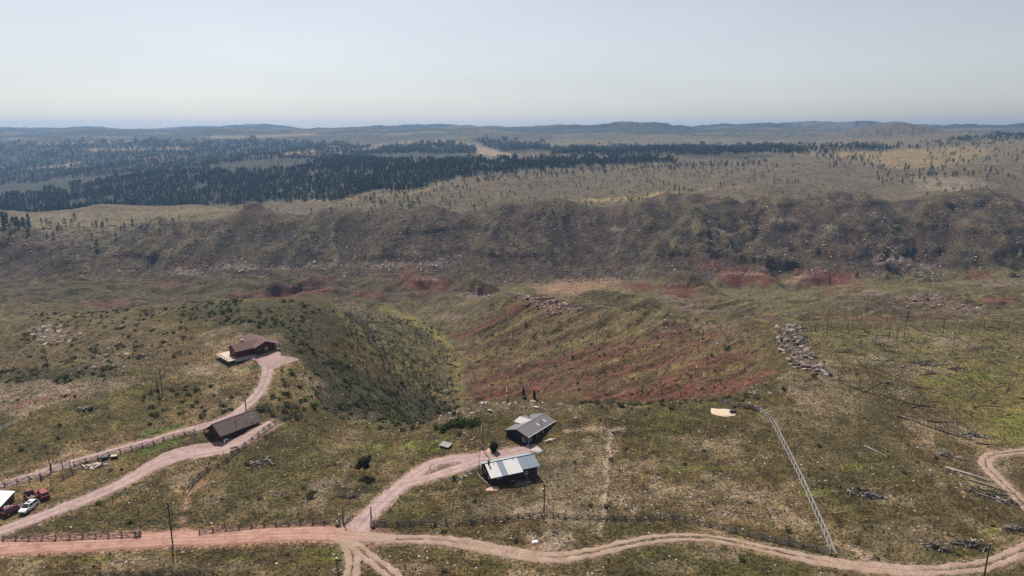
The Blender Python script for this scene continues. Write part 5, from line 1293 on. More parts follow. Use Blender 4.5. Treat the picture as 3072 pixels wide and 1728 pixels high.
def window(parent, plane, a, b, c, z0, z1, mat='white', bars=True):
    """window set in a wall: plane 'y' (wall faces -y at y=c, spans x a..b) or 'x' (wall faces -x/+x at x=c, spans y a..b)"""
    sgn = -1
    def bx(K, p0, p1, d0, d1, q0, q1):
        if plane == 'y': K.box(p0, p1, c + sgn * d1, c + sgn * d0, q0, q1)
        elif plane == 'x': K.box(c + sgn * d1, c + sgn * d0, p0, p1, q0, q1)
        else: K.box(c + d0, c + d1, p0, p1, q0, q1)
    t = .09; K = Kit()
    bx(K, a, b, .005, .05, z0, z0 + t); bx(K, a, b, .005, .05, z1 - t, z1); bx(K, a, a + t, .005, .049, z0 + t, z1 - t); bx(K, b - t, b, .005, .049, z0 + t, z1 - t)
    if bars: bx(K, a + t, b - t, .005, .048, (z0 + z1) / 2 - .03, (z0 + z1) / 2 + .03)
    w = K.put('window', M[mat], parent); K = Kit(); bx(K, a + t, b - t, .004, .02, z0 + t, z1 - t); K.put('pane', M['glass'], w); return w
def door(parent, plane, a, b, c, z0, z1, mat, glassy=False):
    K = Kit()
    def bx(K, p0, p1, d0, d1, q0, q1):
        if plane == 'y': K.box(p0, p1, c - d1, c - d0, q0, q1)
        else: K.box(c - d1, c - d0, p0, p1, q0, q1)
    t = .1
    bx(K, a, a + t, .004, .06, z0, z1); bx(K, b - t, b, .004, .06, z0, z1); bx(K, a + t, b - t, .004, .058, z1 - t, z1)
    d = K.put('door', M['trim' if glassy else 'dwood'], parent); K = Kit(); bx(K, a + t, b - t, .004, .035, z0, z1 - t); K.put('leaf', M['glass' if glassy else mat], d)
    K = Kit(); bx(K, b - t - .18, b - t - .10, .036, .09, (z0 + z1) / 2 - .08, (z0 + z1) / 2 + .02); K.put('handle', M['steel'], d); return d
def gable_roof(K, x0, x1, yc, half, ze, zr, over, t=.14, side=None, xo=None):
    """two pitched sheets with ridge along x"""
    xo = over if xo is None else xo; s = (zr - ze) / half; ze2 = ze - s * over
    if side in (None, 'near'): K.slab([(x0 - xo, yc - half - over, ze2), (x1 + xo, yc - half - over, ze2), (x1 + xo, yc, zr), (x0 - xo, yc, zr)], t)
    if side in (None, 'far'): K.slab([(x0 - xo, yc, zr), (x1 + xo, yc, zr), (x1 + xo, yc + half + over, ze2), (x0 - xo, yc + half + over, ze2)], t)
    return K
def gable_wall(K, x0, x1, y0, y1, z0, ze, zr):
    ym = (y0 + y1) / 2; return K.prism([(y0, z0), (y1, z0), (y1, ze), (ym, zr), (y0, ze)], x0, x1, 'x')
def base(u, v):
    p = hit(u, v); return Vector((p[0], p[1], float(h_at(*p))))
def rad(a): return math.radians(a)

# ---------------------------------------------------------------- dark log cabin (left)
p = base(668, 1328); cab = thing('log_cabin', p, rad(53), 'dark brown log cabin with a long brown metal roof by the gravel drive', 'cabin')
L, Wd, ze, zr = 11.2, 6.8, 2.55, 4.75
gable_wall(Kit(), 0, L, 0, Wd, -3.2, ze, zr - .12).put('wall', M['log'], cab)
rf = gable_roof(Kit(), 0, L, Wd / 2, Wd / 2, ze, zr, .55, side='near', xo=.7).put('roof', M['cabinroof'], cab)
gable_roof(Kit(), 0, L, Wd / 2 + .002, Wd / 2, ze, zr - .01, 1.7, side='far', xo=.7).put('roof', M['cabinroof'], cab)
Kit().box(-.75, L + .75, Wd / 2 - .12, Wd / 2 + .12, zr - .03, zr + .05).put('ridge_cap', M['cabinroof'], rf)
Kit().bar((5.0, 1.4, ze + .7), (5.0, 1.4, ze + 2.0), .10, 8).put('stove_pipe', M['black'], rf)
Kit().bar((8.2, 1.2, ze + .6), (8.2, 1.2, ze + 1.7), .07, 8).put('vent_pipe', M['steel'], rf)
K = Kit()
for y_ in (Wd + 1.5,):
    K.bar((-.5, y_, -3.2), (-.5, y_, ze - .75), .10, 6)
K.put('porch_post', M['dwood'], cab); Kit().bar((L + .3, -.4, -1.5), (L + .3, -.4, ze - .3), .09, 6).put('porch_post', M['dwood'], cab)
Kit().box(-.35, .0, 4.4, Wd + 1.4, -.3, -.18).put('balcony_floor', M['dwood'], cab)
for a, b in ((1.4, 2.3), (6.4, 7.3), (8.6, 9.5)): window(cab, 'y', a, b, 0, .7, 1.8, 'dwood')
door(cab, 'y', 4.7, 5.6, 0, -.1, 1.95, 'dwood'); door(cab, 'x', 2.6, 3.5, 0, -.6, 1.45, 'dwood')
for a, b in ((1.2, 2.0), (4.6, 5.5)): window(cab, 'x', a, b, 0, .3, 1.3, 'dwood')
window(cab, 'x', 2.9, 3.7, 0, 2.75, 3.5, 'dwood')
Kit().box(4.6, 5.8, -1.2, -.02, -.5, -.12).put('step', M['gwood'], cab)
ac = thing('heat_pump', base(678, 1327) + Vector((0, 0, .02)), rad(53), 'white heat pump box standing against the log cabin wall', 'heat pump')
Kit().box(-.5, .5, -.22, .22, 0, .95).put('casing', M['white'], ac); k_ = Kit(); k_.bar((0, -.2, .48), (0, -.25, .48), .36, 14); k_.put('fan_grille', M['black'], ac)
ant = thing('satellite_mast', cab.matrix_basis @ Vector((9.6, .9, ze + .42)), rad(53), 'thin mast with small white dishes on the log cabin roof', 'mast')
Kit().bar((0, 0, -.1), (0, 0, 2.3), .04, 5).put('pole', M['steel'], ant)
for q, (dx, dz) in enumerate(((.0, 2.3), (-.3, .9), (.45, .8))): Kit().bar((dx, -.06, dz), (dx, -.16, dz + .04), .20, 10, .22).put('dish', M['white'], ant)

# ---------------------------------------------------------------- navy house
p = base(1584, 1337); nav = thing('navy_house', p, rad(53), 'navy blue single storey house with grey metal roof and white trimmed windows', 'house')
L, Wd, ze, zr = 13.0, 7.5, 2.75, 3.95
gable_wall(Kit(), 0, L, 0, Wd, -1.2, ze, zr - .1).put('wall', M['navy'], nav)
Kit().box(-.05, L + .05, -.05, Wd + .05, -1.4, .18).put('skirting', M['black'], nav)
rf = gable_roof(Kit(), 0, L, Wd / 2, Wd / 2, ze, zr, .35, side='near', xo=.4).put('roof', M['greyroof'], nav)
gable_roof(Kit(), 0, L, Wd / 2 + .002, Wd / 2, ze, zr - .01, .35, side='far', xo=.4).put('roof', M['greyroof'], nav)
Kit().box(-.42, L + .42, Wd / 2 - .14, Wd / 2 + .14, zr - .03, zr + .05).put('ridge_cap', M['greyroof'], rf)
Kit().slab([(4.4, Wd / 2 + 1.9, zr - .60), (7.2, Wd / 2 + .05, zr + .03), (7.2, Wd / 2 + 4.4, zr + .03), (4.4, Wd / 2 + 4.5, zr - .60)][::-1], .05).put('porch_roof', M['creamroof'], nav, label='white translucent porch roof sheet')
Kit().slab([(7.202, Wd / 2 + .05, zr + .03), (10.0, Wd / 2 + 1.9, zr - .60), (10.0, Wd / 2 + 4.5, zr - .60), (7.202, Wd / 2 + 4.4, zr + .03)][::-1], .05).put('porch_roof', M['greyroof'], nav)
for y_ in (Wd + .7,):
    for x_ in (4.5, 9.9): Kit().bar((x_, y_, -1.5), (x_, y_, zr - .65), .06, 5).put('porch_post', M['white'], nav)
def on_roof(x, y): return ze + (zr - ze) * (y / (Wd / 2))
for x_ in (6.6, 9.9): Kit().slab([(x_, .9, on_roof(x_, .9) + .14), (x_ + .55, .9, on_roof(x_, .9) + .14), (x_ + .55, 2.1, on_roof(x_, 2.1) + .14), (x_, 2.1, on_roof(x_, 2.1) + .14)], .12).put('skylight', M['trim'], rf)
Kit().bar((8.3, 1.5, on_roof(0, 1.5)), (8.3, 1.5, on_roof(0, 1.5) + 1.0), .10, 8).put('vent_pipe', M['black'], rf); Kit().bar((8.0, .8, on_roof(0, .8)), (8.0, .8, on_roof(0, .8) + .3), .16, 8, .10).put('roof_vent', M['steel'], rf)
Kit().bar((9.0, Wd - 1.2, ze + .2), (9.0, Wd - 1.2, ze + 1.6), .12, 8).put('flue', M['black'], rf)
K = Kit().box(-.38, L + .38, -.44, -.34, ze - .22, ze - .08); K.put('gutter', M['white'], nav)
Kit().bar((-.06, -.08, -.2), (-.06, -.08, ze - .1), .06, 6).put('downpipe', M['white'], nav)
Kit().box(-.10, -.055, .0, Wd, -.28, -.08).put('base_board', M['trim'], nav)
window(nav, 'x', .9, 1.95, 0, .65, 1.95); window(nav, 'y', .7, 1.6, 0, .7, 1.8); door(nav, 'y', 4.2, 5.5, 0, .05, 2.2, 'navy', True); window(nav, 'y', 7.0, 7.7, 0, 1.1, 1.8)
window(nav, 'y', 9.6, 10.5, 0, .9, 1.8)
K = Kit().box(3.6, 9.4, -2.0, -.06, -.35, -.15); dk = K.put('front_deck', M['gwood'], nav)
for x_ in (3.7, 5.6, 7.5, 9.3): Kit().bar((x_, -1.95, -.9), (x_, -1.95, .7), .05, 5).put('rail_post', M['dwood'], dk)
Kit().bar((5.6, -1.95, .65), (9.3, -1.95, .65), .05, 5).put('hand_rail', M['dwood'], dk)
K = Kit().box(.3, 3.2, Wd + .02, Wd + 3.0, .02, .14); dk = K.put('side_deck', M['gwood'], nav)
for x_, y_ in ((.35, Wd + 2.9), (.35, Wd + 1.5), (1.8, Wd + 2.9), (3.1, Wd + 2.9)): Kit().bar((x_, y_, -1.6), (x_, y_, 1.15), .07, 5).put('rail_post', M['dwood'], dk)
Kit().bar((.35, Wd + .1, 1.1), (.35, Wd + 2.95, 1.1), .05, 5).bar((.35, Wd + 2.9, 1.1), (3.15, Wd + 2.9, 1.1), .05, 5).bar((.35, Wd + .1, .6), (.35, Wd + 2.95, .6), .035, 4).bar((.35, Wd + 2.9, .6), (3.15, Wd + 2.9, .6), .035, 4).put('hand_rail', M['dwood'], dk)
Kit().box(-.9, .28, Wd + .3, Wd + 1.6, -.5, -.3).box(-1.2, -.92, Wd + .3, Wd + 1.6, -.8, -.6).put('steps', M['gwood'], dk)
rb = thing('rain_barrel', nav.matrix_basis @ Vector((-.6, -.25, -.35)), 0, 'small pale rain barrel at the navy house corner', 'barrel')
Kit().bar((0, 0, -.3), (0, 0, .55), .32, 12, .28).put('drum', M['trim'], rb); Kit().bar((0, 0, .55), (0, 0, .60), .30, 12).put('lid', M['white'], rb)

# ---------------------------------------------------------------- silver-roofed house
p = base(1473, 1453); sil = thing('tin_roof_house', p, rad(23), 'dark walled house with patched white and blue-grey sheet roof', 'house')
L, Wd, ze, zr = 12.4, 6.4, 2.75, 4.15
gable_wall(Kit(), 0, L, 0, Wd, -1.4, ze - .14, zr - .2).put('wall', M['dark'], sil)
s_ = (zr - ze) / (Wd / 2)
def near_sheet(x0, x1, ov, lift, mat, nm='roof_panel'):
    return Kit().slab([(x0, -ov, ze - s_ * ov + lift), (x1, -ov, ze - s_ * ov + lift), (x1, Wd / 2, zr + lift), (x0, Wd / 2, zr + lift)], .10).put(nm, mat, sil)
r1 = near_sheet(-.45, 2.55, 1.15, .0, M['whiteroof']); near_sheet(2.55, 4.15, 1.15, -.006, M['blueroof']); near_sheet(4.15, 8.1, 1.15, .006, M['whiteroof']); near_sheet(8.1, L + .5, .55, -.012, M['blueroof'])
Kit().slab([(-.75, Wd / 2, zr - .02), (L + .5, Wd / 2, zr - .02), (L + .5, Wd + .6, ze - s_ * .6), (-.75, Wd + .6, ze - s_ * .6)], .10).put('roof', M['lightroof'], sil)
Kit().box(-.5, L + .5, Wd / 2 - .16, Wd / 2 + .10, zr - .01, zr + .07).put('ridge_cap', M['blueroof'], sil)
Kit().box(.25, .65, Wd / 2 - .75, Wd / 2 - .35, zr - .5, zr + .75).box(.2, .7, Wd / 2 - .8, Wd / 2 - .3, zr + .75, zr + .85).put('chimney', M['black'], r1)
Kit().bar((1.7, Wd / 2 - .7, zr - .4), (1.7, Wd / 2 - .7, zr + .35), .05, 6).put('vent_pipe', M['steel'], r1); Kit().bar((6.9, Wd / 2 - .2, zr - .1), (6.9, Wd / 2 - .2, zr + .4), .10, 8).put('vent_pipe', M['white'], sil)
Kit().bar((-.55, Wd + .3, -.6), (-.55, Wd + .3, zr + .75), .06, 6).put('stove_pipe', M['black'], sil)
window(sil, 'y', 1.5, 2.7, 0, 1.05, 1.95); window(sil, 'y', 9.1, 9.8, 0, .5, 1.5); window(sil, 'x', 3.6, 4.9, 0, .9, 1.9, 'trim'); window(sil, 'x', 1.0, 1.8, 0, .8, 1.8, 'trim'); door(sil, 'y', 6.0, 6.9, 0, -.2, 1.85, 'dwood')
K = Kit().box(4.9, 9.6, -2.6, -.03, -.75, -.55); dk = K.put('porch_floor', M['gwood'], sil)
for x_ in (5.0, 8.0): Kit().bar((x_, -1.0, -1.5), (x_, -1.0, ze - .55), .07, 5).put('porch_post', M['dwood'], dk)
Kit().bar((4.9, -2.55, .0), (9.5, -2.55, .05), .05, 5).bar((4.9, -2.55, -.4), (9.5, -2.55, -.35), .04, 5).put('hand_rail', M['gwood'], dk)
Kit().bar((8.1, -1.1, ze - .6), (9.7, -2.6, -.6), .05, 5).put('ramp_rail', M['gwood'], dk)
dr = thing('white_box', base(1593, 1417) + Vector((0, 0, .0)), rad(20), 'white appliance box in the shade of the tin-roofed house', 'box')
Kit().box(-.3, .3, -.3, .3, -.1, .8).put('body', M['white'], dr); Kit().box(-.28, .28, -.33, -.301, .05, .70).put('front', M['black'], dr)

# ---------------------------------------------------------------- brown L-shaped house on the hill
p = base(827, 1050); bro = thing('maroon_house', p, rad(45), 'maroon L-shaped house with maroon metal roof and pale deck on the hilltop', 'house')
# local x along the wing (negative = towards the wing's gable), local -y towards the main gable front
Wm, Lm, ze, zr = 7.4, 12.2, 2.75, 4.25
K = Kit(); K.prism([(-Wm, -2), (0, -2), (0, ze), (-Wm / 2, zr - .12), (-Wm, ze)], 0, Lm, 'y'); K.put('wall', M['redwood'], bro)
def main_sheet(sg):
    h = Wm / 2 + .5; d = (zr - ze) / (Wm / 2); xe = -Wm / 2 + sg * h; z2 = zr - d * h
    q = [(-Wm / 2, -.6, zr), (-Wm / 2, Lm + .6, zr), (xe, Lm + .6, z2), (xe, -.6, z2)]
    return Kit().slab(q if sg < 0 else q[::-1], .14)
rm = main_sheet(-1).put('roof', M['redroof_y'], bro); main_sheet(1).put('roof', M['redroof_y'], bro)
x0, x1, y0, y1, we, wr = -Wm - 6.0, -Wm - .01, 1.5, 7.3, 2.55, 4.05
gable_wall(Kit(), x0, x1, y0, y1, -2, we, wr - .12).put('wall', M['redwood'], bro)
hw = (y1 - y0) / 2; ym = (y0 + y1) / 2; d = (wr - we) / hw
Kit().slab([(x0 - .5, y0 - .5, we - d * .5), (-Wm - .15, y0 - .5, we - d * .5), (-Wm / 2 - .9, ym, wr), (x0 - .5, ym, wr)], .14).put('roof', M['redroof'], bro)
Kit().slab([(x0 - .5, ym, wr), (-Wm / 2 - .9, ym, wr), (-Wm - .15, y1 + .5, we - d * .5), (x0 - .5, y1 + .5, we - d * .5)], .14).put('roof', M['redroof'], bro)
window(bro, 'y', -3.9, -2.9, 0, 1.0, 2.0, 'white'); window(bro, 'y', -6.4, -5.4, 0, 1.0, 2.0, 'dwood'); door(bro, 'y', -5.0, -4.1, 0, -.05, 2.0, 'dwood')
door(bro, 'y', x0 + 1.2, x0 + 3.9, y0, -.05, 2.1, 'redwood'); window(bro, 'x', 3.4, 4.6, x0, .9, 1.9, 'dwood')
ch = Kit().box(x1 - 1.6, x1 - .7, y1 - .2, y1 + .7, 2.0, 4.1); ch.put('chimney', M['concrete'], bro)
Kit().box(x0 - 1.2, x1, y0 - 1.7, y0 - .02, -.9, -.02).put('walkway', M['concrete'], bro)
dk = Kit().box(x0 - 3.6, x0 - .02, y0 - 1.4, y1 + 3.6, -.35, -.12).box(x0 - .02, x1 - .02, y1 + .02, y1 + 3.6, -.35, -.12).put('deck', M['deck'], bro)
edge = [(x0 - 3.55, y1 + 3.55), (x0 - 3.55, y0 - 1.35), (x0 - .4, y0 - 1.65)]
for (ax, ay), (bx_, by_) in zip(edge[:-1], edge[1:]):
    m_ = int(math.hypot(bx_ - ax, by_ - ay) / 1.6) + 1
    for i in range(m_ + 1):
        t_ = i / m_; Kit().bar((ax + (bx_ - ax) * t_, ay + (by_ - ay) * t_, -2.2), (ax + (bx_ - ax) * t_, ay + (by_ - ay) * t_, .80), .06, 5).put('rail_post', M['redwood'], dk)
    Kit().bar((ax, ay, .78), (bx_, by_, .78), .06, 5).bar((ax, ay, .35), (bx_, by_, .35), .04, 5).put('hand_rail', M['redwood'], dk)
pc = Kit().box(.02, 1.7, .1, 4.2, -.12, .06).put('porch_floor', M['deck'], bro)
for y_ in (.2, 4.1): Kit().bar((1.6, y_, -2), (1.6, y_, 2.35), .09, 5).put('porch_post', M['redwood'], pc)
Kit().slab([(.0, -.1, 2.62), (1.9, -.1, 2.40), (1.9, 4.4, 2.40), (.0, 4.4, 2.62)], .1).put('porch_roof', M['redroof'], pc)
Kit().bar((1.6, .2, .95), (1.6, 4.1, .95), .06, 5).bar((.05, .2, .95), (1.6, .2, .95), .06, 5).put('hand_rail', M['redwood'], pc)

# ---------------------------------------------------------------- metal shed at the left edge, small shed, tarp, slabs
a = hit(3, 1544); b = hit(44, 1494); dv = b - a; Ls = np.linalg.norm(dv); p = Vector((a[0], a[1], float(h_at(*a)) - .1))
shd = thing('metal_shed', p, math.atan2(dv[1], dv[0]), 'grey metal shed with a bright white low-pitched roof beside the parked cars', 'shed')
gable_wall(Kit(), 0, Ls, 0, 6.5, -.6, 2.15, 2.6).put('wall', M['shedwall'], shd)
K = Kit().slab([(-.2, -.25, 2.14), (Ls + .2, -.25, 2.14), (Ls + .2, 3.25, 2.72), (-.2, 3.25, 2.72)], .1); K.put('roof', M['whiteroof'], shd)
Kit().slab([(-.2, 3.252, 2.72), (Ls + .2, 3.252, 2.72), (Ls + .2, 6.75, 2.14), (-.2, 6.75, 2.14)], .1).put('roof', M['whiteroof'], shd)
K = Kit().box(-.06, -.01, 1.5, 4.6, -.3, 1.95); K.put('door', M['white'], shd)
p = base(1320, 1342); ss_ = thing('lean_to_shed', p, rad(-30), 'tiny wooden shed with a ribbed grey metal lid roof', 'shed')
Kit().prism([(0, -.6), (1.5, -.6), (1.5, 1.05), (0, .70)], 0, 2.7, 'x').put('wall', M['dark'], ss_)
Kit().slab([(-.2, -.25, .70), (2.9, -.25, .70), (2.9, 1.75, 1.16), (-.2, 1.75, 1.16)], .06).put('roof', M['shedroof'], ss_)
Kit().box(1.0, 1.8, -.03, -.005, -.1, .6).put('door', M['dwood'], ss_)
def draped(name, px, mat, lift, label, cat):
    P = hits(px); c = P.mean(0); ring = smooth_line(np.vstack([P, P[:1]]), .6)[:-1]; rd_ = np.linspace(0, 1, 6)
    X = c[0] + (ring[:, 0] - c[0])[None] * rd_[:, None]; Y = c[1] + (ring[:, 1] - c[1])[None] * rd_[:, None]
    X = np.hstack([X, X[:, :1]]); Y = np.hstack([Y, Y[:, :1]]); Zt = h_at(X, Y) + lift + .03 * fbm(X * 1.3, Y * 1.3, 2, 9); Zt[-1] -= lift + .04
    me = grid_mesh(name, X - c[0], Y - c[1], Zt - float(h_at(*c))); me.materials.append(mat)
    if me.polygons[len(me.polygons) // 2].normal.z < 0: me.flip_normals()
    return put(name, me, (c[0], c[1], float(h_at(*c))), label=label, category=cat)
draped('tarp', [(2132,1224),(2150,1226),(2185,1227),(2207,1236),(2206,1246),(2172,1250),(2134,1240)], M['tarp'], .14, 'cream sheet spread on the grass near the head of the rail fence', 'tarp')
for u, v, nm, lab in ((2194, 1239, 'black_crate', 'small black crate on the cream sheet, the larger of two'), (2203, 1238, 'black_bucket', 'small black bucket on the cream sheet beside the crate')):
    o = thing(nm, base(u, v) + Vector((0, 0, .15)), .4, lab, nm.split('_')[1]); Kit().box(-.45, .45, -.35, .35, -.03, .55).put('body', M['black'], o); Kit().box(-.5, .5, -.4, .4, .55, .62).put('rim', M['dwood'], o)
draped('well_cover', [(1596,1624),(1614,1624),(1614,1631),(1596,1631)], M['white'], .35, 'white square well cover on the scraped orange ground', 'well cover')
draped('stone_patio', [(1596,1345),(1618,1345),(1629,1352),(1620,1359),(1602,1358),(1592,1351)], M['concrete'], .30, 'round pale concrete slab beside the navy house', 'patio')
draped('flagstone', [(1458,1350),(1468,1344),(1472,1358),(1464,1362)], M['pink'], .16, 'upright-edged pink flagstone by the dark round bush', 'flagstone')
draped('flagstone', [(1440,1354),(1456,1352),(1462,1362),(1450,1363)], M['pink'], .12, 'wide pink flagstone beside the utility pole foot', 'flagstone')
draped('flagstone', [(1460,1465),(1482,1459),(1500,1463),(1490,1472),(1456,1472)], M['pink'], .10, 'pink flagstone path in front of the tin-roofed house', 'flagstone')

# ---------------------------------------------------------------- vehicles
def car(u, v, ang, label, paint, kind='suv', group='cars parked beside the metal shed'):
    """x forward; built from a side profile with tapered cabin, wheels, glass and lamps"""
    p = base(u, v); root = thing({'suv': 'parked_car', 'pickup': 'pickup_truck'}[kind], p, ang, label, 'car' if kind == 'suv' else 'pickup truck', group)
    W = .92
    bm = bmesh.new()
    def loft(sections):
        rings = []
        for pts in sections: rings.append([bm.verts.new(q) for q in pts])
        for r0, r1 in zip(rings[:-1], rings[1:]):
            for i in range(len(r0)): bm.faces.new((r0[i], r0[(i + 1) % len(r0)], r1[(i + 1) % len(r1)], r1[i]))
        bm.faces.new(rings[0][::-1]); bm.faces.new(rings[-1])
    def sec(x, zb, zt, w): return [(x, -w * .94, zb), (x, -w, (zb + zt) / 2), (x, -w * .93, zt - .06), (x, -w * .80, zt), (x, w * .80, zt), (x, w * .93, zt - .06), (x, w, (zb + zt) / 2), (x, w * .94, zb)]
    if kind == 'suv':
        loft([sec(-2.32, .45, .95, W * .86), sec(-2.2, .32, 1.02, W * .95), sec(-1.2, .26, 1.05, W), sec(.6, .26, 1.03, W), sec(1.25, .26, 1.0, W), sec(2.05, .3, .88, W * .93), sec(2.3, .42, .74, W * .78)])
    else:
        loft([sec(.0, .42, 1.12, W), sec(1.3, .42, 1.12, W), sec(1.5, .40, 1.12, W), sec(2.5, .42, 1.02, W * .95), sec(2.7, .5, .85, W * .88)])
    bmesh.ops.recalc_face_normals(bm, faces=bm.faces); me = bpy.data.meshes.new('body'); bm.to_mesh(me); bm.free(); me.materials.append(paint); put('body', me, (0, 0, 0), parent=root)
    xr, xf, tr, tf, zt = (-2.12, 1.22, -1.75, .35, 1.66) if kind == 'suv' else (.02, 1.75, .25, 1.0, 1.78)
    zb = 1.0 if kind == 'suv' else 1.08; wb, wt = W * .86, W * .70
    P = [(xr, -wb, zb), (xf, -wb, zb), (xf, wb, zb), (xr, wb, zb), (tr, -wt, zt - .09), (tf, -wt, zt - .09), (tf, wt, zt - .09), (tr, wt, zt - .09)]
    cb = Kit().hexa(P).put('cabin', M['glass'], root)
    Kit().hexa([(tr - .06, -wt - .02, zt - .09), (tf + .04, -wt - .02, zt - .09), (tf + .04, wt + .02, zt - .09), (tr - .06, wt + .02, zt - .09), (tr + .1, -wt * .9, zt), (tf - .1, -wt * .9, zt), (tf - .1, wt * .9, zt), (tr + .1, wt * .9, zt)]).put('roof', paint, root)
    def pil(a, b, nm='pillar'): Kit().bar(a, b, .055, 4).put(nm, paint, cb)
    for s_ in (-1, 1):
        pil((xf, s_ * wb, zb), (tf, s_ * wt, zt - .07)); pil((xr, s_ * wb, zb), (tr, s_ * wt, zt - .07)); xm = (xr + xf) / 2 - .1; pil((xm, s_ * (wb + .005), zb), (xm, s_ * (wt + .005), zt - .07))
        Kit().box(xf - .25, xf - .05, s_ * (W + .02) - .09, s_ * (W + .02) + .09, 1.02, 1.16).put('wing_mirror', paint, root)
    if kind == 'suv' and paint is M['carwhite']: Kit().box(-.75, .1, -.42, .42, zt, zt + .012).put('sunroof', M['glass'], root)
    wx = (-1.42, 1.42) if kind == 'suv' else (-1.75, 1.75)
    for x_ in wx:
        for s_ in (-1, 1):
            w_ = Kit().bar((x_, s_ * (W - .20), .35), (x_, s_ * (W + .03), .35), .36, 14).put('wheel', M['tyre'], root); Kit().bar((x_, s_ * (W + .025), .35), (x_, s_ * (W + .05), .35), .22, 10).put('rim', M['rim'], w_)
    xe = (2.16, -2.28) if kind == 'suv' else (2.62, -2.72)
    for s_ in (-1, 1):
        Kit().box(xe[0] - .10, xe[0] + .09, s_ * .62 - .16, s_ * .62 + .16, .66 if kind == 'suv' else .8, .80 if kind == 'suv' else .96).put('headlight', M['lampw'], root); Kit().box(xe[1] - .04, xe[1] + .08, s_ * .72 - .09, s_ * .72 + .09, .72, .95).put('tail_light', M['lampr'], root)
    Kit().box(xe[0] + .03, xe[0] + .16, -.70, .70, .40, .56).put('bumper', M['black'], root); Kit().box(xe[1] - .06, xe[1] + .05, -.78, .78, .42, .60).put('bumper', M['black'], root)
    if kind == 'pickup':
        Kit().box(-2.65, -.02, -.88, .88, .50, .66).put('bed_floor', M['black'], root)
        for s_ in (-1, 1): Kit().box(-2.65, -.02, s_ * .90 - .06, s_ * .90 + .06, .45, 1.14).put('bed_side', paint, root)
        Kit().box(-2.72, -2.64, -.86, .86, .50, 1.12).put('tailgate', paint, root)
        for q in range(5): Kit().bar((-2.3 + .4 * q, -.6 + .1 * q, .74), (-1.9 + .35 * q, .5 - .15 * q, .95), .07, 5).put('cargo', M['lumber'], root)
    return root
car(87, 1528, rad(268), 'white SUV with dark sunroof parked between the maroon SUV and the driveway', M['carwhite'])
car(41, 1536, rad(62), 'dark maroon SUV parked beside the white SUV', M['carmaroon'])
car(92, 1493, rad(137), 'dark red pickup truck with pale lumber in its open bed', M['cartruck'], 'pickup')
car(130, 1489, rad(138), 'small red hatchback parked next to the pickup truck', M['carred'])
tk = thing('water_tank', base(22, 1533), 0, 'round white plastic water tank against the metal shed', 'tank')
Kit().bar((0, 0, -.1), (0, 0, 1.0), .75, 18).put('body', M['plastic'], tk); Kit().bar((0, 0, 1.0), (0, 0, 1.25), .75, 18, .30).put('dome', M['plastic'], tk); Kit().bar((0, 0, 1.25), (0, 0, 1.33), .22, 12).put('cap', M['black'], tk)
# ---------------------------------------------------------------- rail fences (crossed-leg bucks with poles)
_pole = {}
def pole_mesh(mat):
    if mat.name not in _pole:
        v, f = [], []; tube(v, f, (0, 0, 0), (0, 0, 1), 1.0, .8, 6); _pole[mat.name] = new_mesh('pole', v, f, mat)
    return _pole[mat.name]
def put_pole(name, mat, a, b, r, parent):
    a, b = Vector(a), Vector(b); d = b - a
    o = bpy.data.objects.new(name, pole_mesh(mat)); COL.objects.link(o); o.parent = parent
    o.location = a; o.rotation_euler = d.to_track_quat('Z', 'Y').to_euler(); o.scale = (r, r, d.length)
    return o
def fence(px, label, mat, step=2.7, h=1.15, rails=4, r=.085, spread=.55, seed=0, double=False, group=None):
    line = smooth_line(hits(px), .5); seg = np.r_[0, np.cumsum(np.linalg.norm(np.diff(line, axis=0), axis=1))]
    n = max(2, int(round(seg[-1] / step)) + 1); q = np.linspace(0, seg[-1], n)
    X = np.interp(q, seg, line[:, 0]); Y = np.interp(q, seg, line[:, 1]); Zg = h_at(X, Y)
    root = thing('rail_fence', (X[0], Y[0], float(Zg[0])), 0, label, 'fence', group); o = Vector((X[0], Y[0], float(Zg[0]))); rg = random.Random(seed)
    T = np.stack([np.gradient(X), np.gradient(Y)], 1); T /= np.linalg.norm(T, axis=1)[:, None]
    P = [Vector((X[i], Y[i], float(Zg[i]))) - o for i in range(n)]; Nn = [Vector((-T[i][1], T[i][0], 0)) for i in range(n)]; up = Vector((0, 0, 1))
    for i in range(n):
        for s_ in (-1, 1):
            put_pole('post', mat, P[i] - Nn[i] * s_ * spread - up * .15 + Vector((rg.uniform(-.05, .05), rg.uniform(-.05, .05), 0)), P[i] + Nn[i] * s_ * spread * .35 + up * (h + rg.uniform(.0, .25)), r, root)
    for i in range(n - 1):
        e = Vector((T[i][0], T[i][1], 0)) * .3
        for k in range(rails):
            t_ = k / max(1, rails - 1); off = -spread * .85 * (1 - t_); zz = .30 + (h - .32) * t_
            if k == rails - 1: off = 0
            a = P[i] + Nn[i] * off + up * (zz + rg.uniform(-.05, .05)) - e; b = P[i + 1] + Nn[i + 1] * off + up * (zz + rg.uniform(-.05, .05)) + e
            put_pole('rail', mat, a, b, r * rg.uniform(.7, .95), root)
        if double:
            for s_ in (-1, 1): put_pole('rail', mat, P[i] + Nn[i] * s_ * spread * .8 + up * .5 - e, P[i + 1] + Nn[i + 1] * s_ * spread * .8 + up * .5 + e, r * .85, root)
        put_pole('brace', mat, P[i] + Nn[i] * spread * .8 + up * .05, P[i + 1] + Nn[i + 1] * .05 + up * (h - .1), r * .8, root)
    return root
FW = M['fence']; PF = M['palefence']
fence([(1120,1577),(1250,1576),(1400,1572),(1500,1562),(1630,1550),(1700,1556),(1800,1560),(1930,1558),(2000,1556),(2080,1567),(2170,1588),(2270,1612),(2370,1635),(2450,1652),(2492,1662)], 'long dark rail fence along the two-track road', FW, seed=1)
